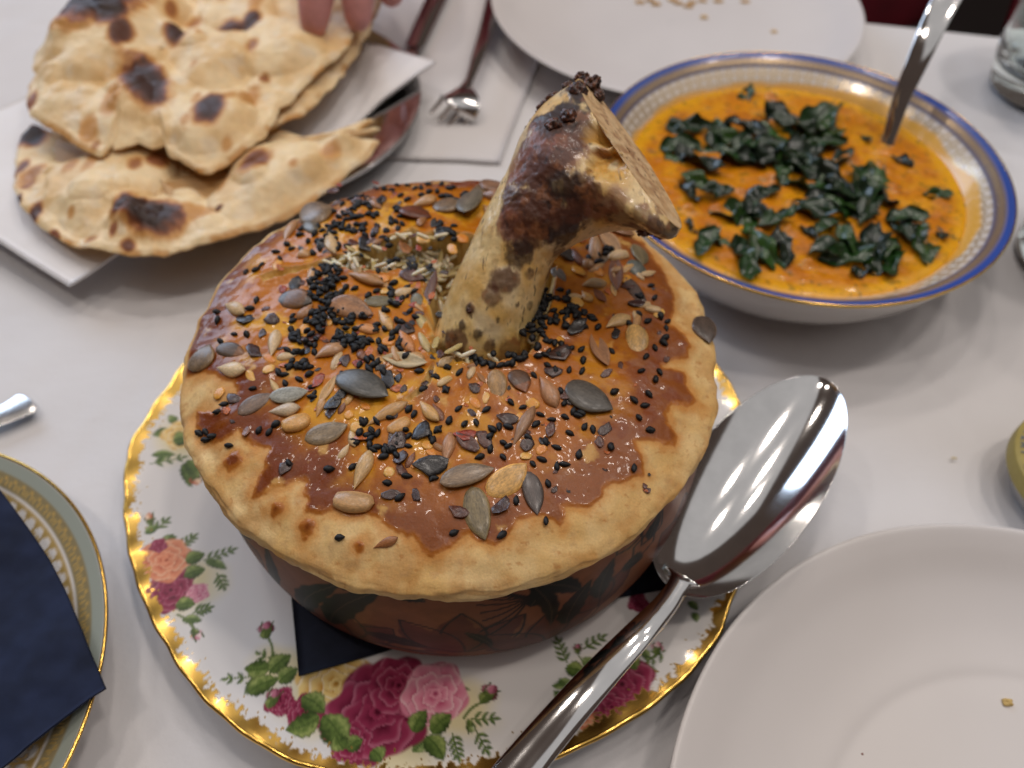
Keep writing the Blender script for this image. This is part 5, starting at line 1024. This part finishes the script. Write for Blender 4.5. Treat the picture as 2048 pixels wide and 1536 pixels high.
# ================================================================== YELLOW LID / JAR at the right edge
ZL = 1.5; q = [at(2013, 886, ZL)[:2], at(2026, 846, ZL)[:2], at(2032, 952, ZL)[:2]]
Am = np.array([[2*(q[1]-q[0])[0], 2*(q[1]-q[0])[1]], [2*(q[2]-q[0])[0], 2*(q[2]-q[0])[1]]]); jc = np.linalg.solve(Am, [q[1]@q[1]-q[0]@q[0], q[2]@q[2]-q[0]@q[0]]); jr = float(np.hypot(*(q[0]-jc)))
jc = jc+np.array([.25, 0])
t = thing('jar', 'low round jar with a yellow lid and blue lettering at the table side', 'jar', (jc[0], jc[1], 0))
V, F, *_ = lathe([(.03, .0), (jr*.7, 0), (jr*.78, .1), (jr*.88, ZL-.6), (jr*.9, ZL-.55), (.03, ZL-.55)], 120, *jc); part('jar_body', t, V, F, plain('pale_glaze', (.5, .49, .48), .3))
V, F, *_ = lathe(spline([(jr*.9, ZL-.62), (jr*.985, ZL-.6), (jr*.99, ZL-.12), (jr*.96, ZL-.03), (jr*.9, ZL), (jr*.5, ZL+.03), (.03, ZL+.03)], 40), 160, *jc); lid = part('lid', t, V, F, plain('yellow_card', (.36, .28, .07), .5, var=[(2, .9, 1.08)]))
INK = plain('blue_ink', (.04, .10, .22), .5)
a0 = math.atan2(q[0][1]-jc[1], q[0][0]-jc[0])
for k, ch in enumerate("EVERY DAY"):
    if ch == ' ': continue
    fc = bpy.data.curves.new('letter', 'FONT'); fc.body = ch; fc.size = .36*CM; fc.extrude = .008*CM; fc.align_x = 'CENTER'; fc.align_y = 'CENTER'
    fo = bpy.data.objects.new('letter', fc); scn.collection.objects.link(fo)
    me = bpy.data.meshes.new_from_object(fo.evaluated_get(bpy.context.evaluated_depsgraph_get())); bpy.data.objects.remove(fo)
    me.materials.clear(); me.materials.append(INK); me.name = 'letter'
    an = a0-.42+k*.30/jr; pr = jr*.89
    M = Matrix.Translation((jc[0]+pr*math.cos(an), jc[1]+pr*math.sin(an), ZL+.025)) @ Matrix.Rotation(an+math.pi/2, 4, 'Z')
    inst('letter', me, t, M)

# ================================================================== HAND reaching in from the far side
SKIN = plain('skin', (.60, .27, .25), .5, bump=[(12, 3, .02, .2)], var=[(1.5, .86, 1.1), (8, .94, 1.05)], sss=.25, sssr=.3)
hv, hf = [], []
def capsule(P, Rr, n=18):
    P = spline(np.asarray(P, float), 22); Rr = np.interp(np.linspace(0, 1, 22), np.linspace(0, 1, len(Rr)), Rr); T = np.gradient(P, axis=0); T /= np.linalg.norm(T, axis=1)[:, None]
    s = np.cross(T, [.3, .1, 1]); s /= np.linalg.norm(s, axis=1)[:, None]; nn_ = np.cross(s, T); a = np.linspace(0, 2*np.pi, n, endpoint=False); V = []
    caps = [(-math.sin(b_), math.cos(b_)) for b_ in (1.45, 1.0, .5)]
    for o_, k_ in caps: V.append(P[0]+T[0]*Rr[0]*o_+(s[0]*np.cos(a)[:, None]+nn_[0]*np.sin(a)[:, None])*Rr[0]*k_)
    for i in range(22): V.append(P[i]+(s[i]*np.cos(a)[:, None]+nn_[i]*np.sin(a)[:, None])*Rr[i])
    for o_, k_ in caps[::-1]: V.append(P[-1]-T[-1]*Rr[-1]*o_+(s[-1]*np.cos(a)[:, None]+nn_[-1]*np.sin(a)[:, None])*Rr[-1]*k_)
    V = np.array(V); m = len(V); b0 = sum(len(v) for v in hv)
    F = [tuple(f) for f in grid_faces(m, n, wv=True)]+[tuple(range(n))[::-1], tuple((m-1)*n+i for i in range(n))]
    hv.append(V.reshape(-1, 3)); hf.extend([tuple(i+b0 for i in f) for f in F])
tips = [at(628, 46, 4.0), at(716, 34, 3.9), at(782, -14, 4.0), at(845, -60, 4.4)]
kn = []
for k, tp in enumerate(tips):
    d = np.array([.15-.12*k, 1.0, 0]); ln = [1.0, 1.08, 1.0, .82][k]
    p1 = tp+d*1.6*ln+[0, 0, 1.5*ln]; p2 = p1+d*2.3*ln+[0, 0, 1.1*ln]; p3 = p2+d*3.6*ln+[0, 0, -.1]; kn.append(p3)
    capsule([tp, (tp+p1)/2+[0, -.08, .1], p1, p2, p3], [.62-.05*(k == 3), .80, .84, .88, .98])
wr = np.mean(kn, 0)+np.array([-.6, 7.2, .2])
for p in kn: capsule([p, p*.5+wr*.5+[0, 0, .25], wr+(p-np.mean(kn, 0))*.45], [1.0, 1.25, 1.35])
th0 = at(520, -60, 3.6); capsule([th0, th0+[-.3, 2.2, .6], th0+[-.6, 4.8, 1.6], wr*.6+(th0+[-.6, 5, 1.5])*.4, wr], [.75, .98, 1.1, 1.5, 1.6])
capsule([wr, wr+[-1.2, 6, 1.0], wr+[-3, 15, 4], wr+[-4, 26, 9]], [1.9, 2.1, 2.9, 3.6])
person = single('person', 'bare pink fingers reaching in to hold the back flatbread', 'person', tuple(tips[1]), np.vstack(hv), hf, SKIN)
m = person.modifiers.new('join', 'REMESH'); m.mode = 'VOXEL'; m.voxel_size = .0014; m.use_smooth_shade = True
m = person.modifiers.new('soften', 'SMOOTH'); m.factor = .5; m.iterations = 8
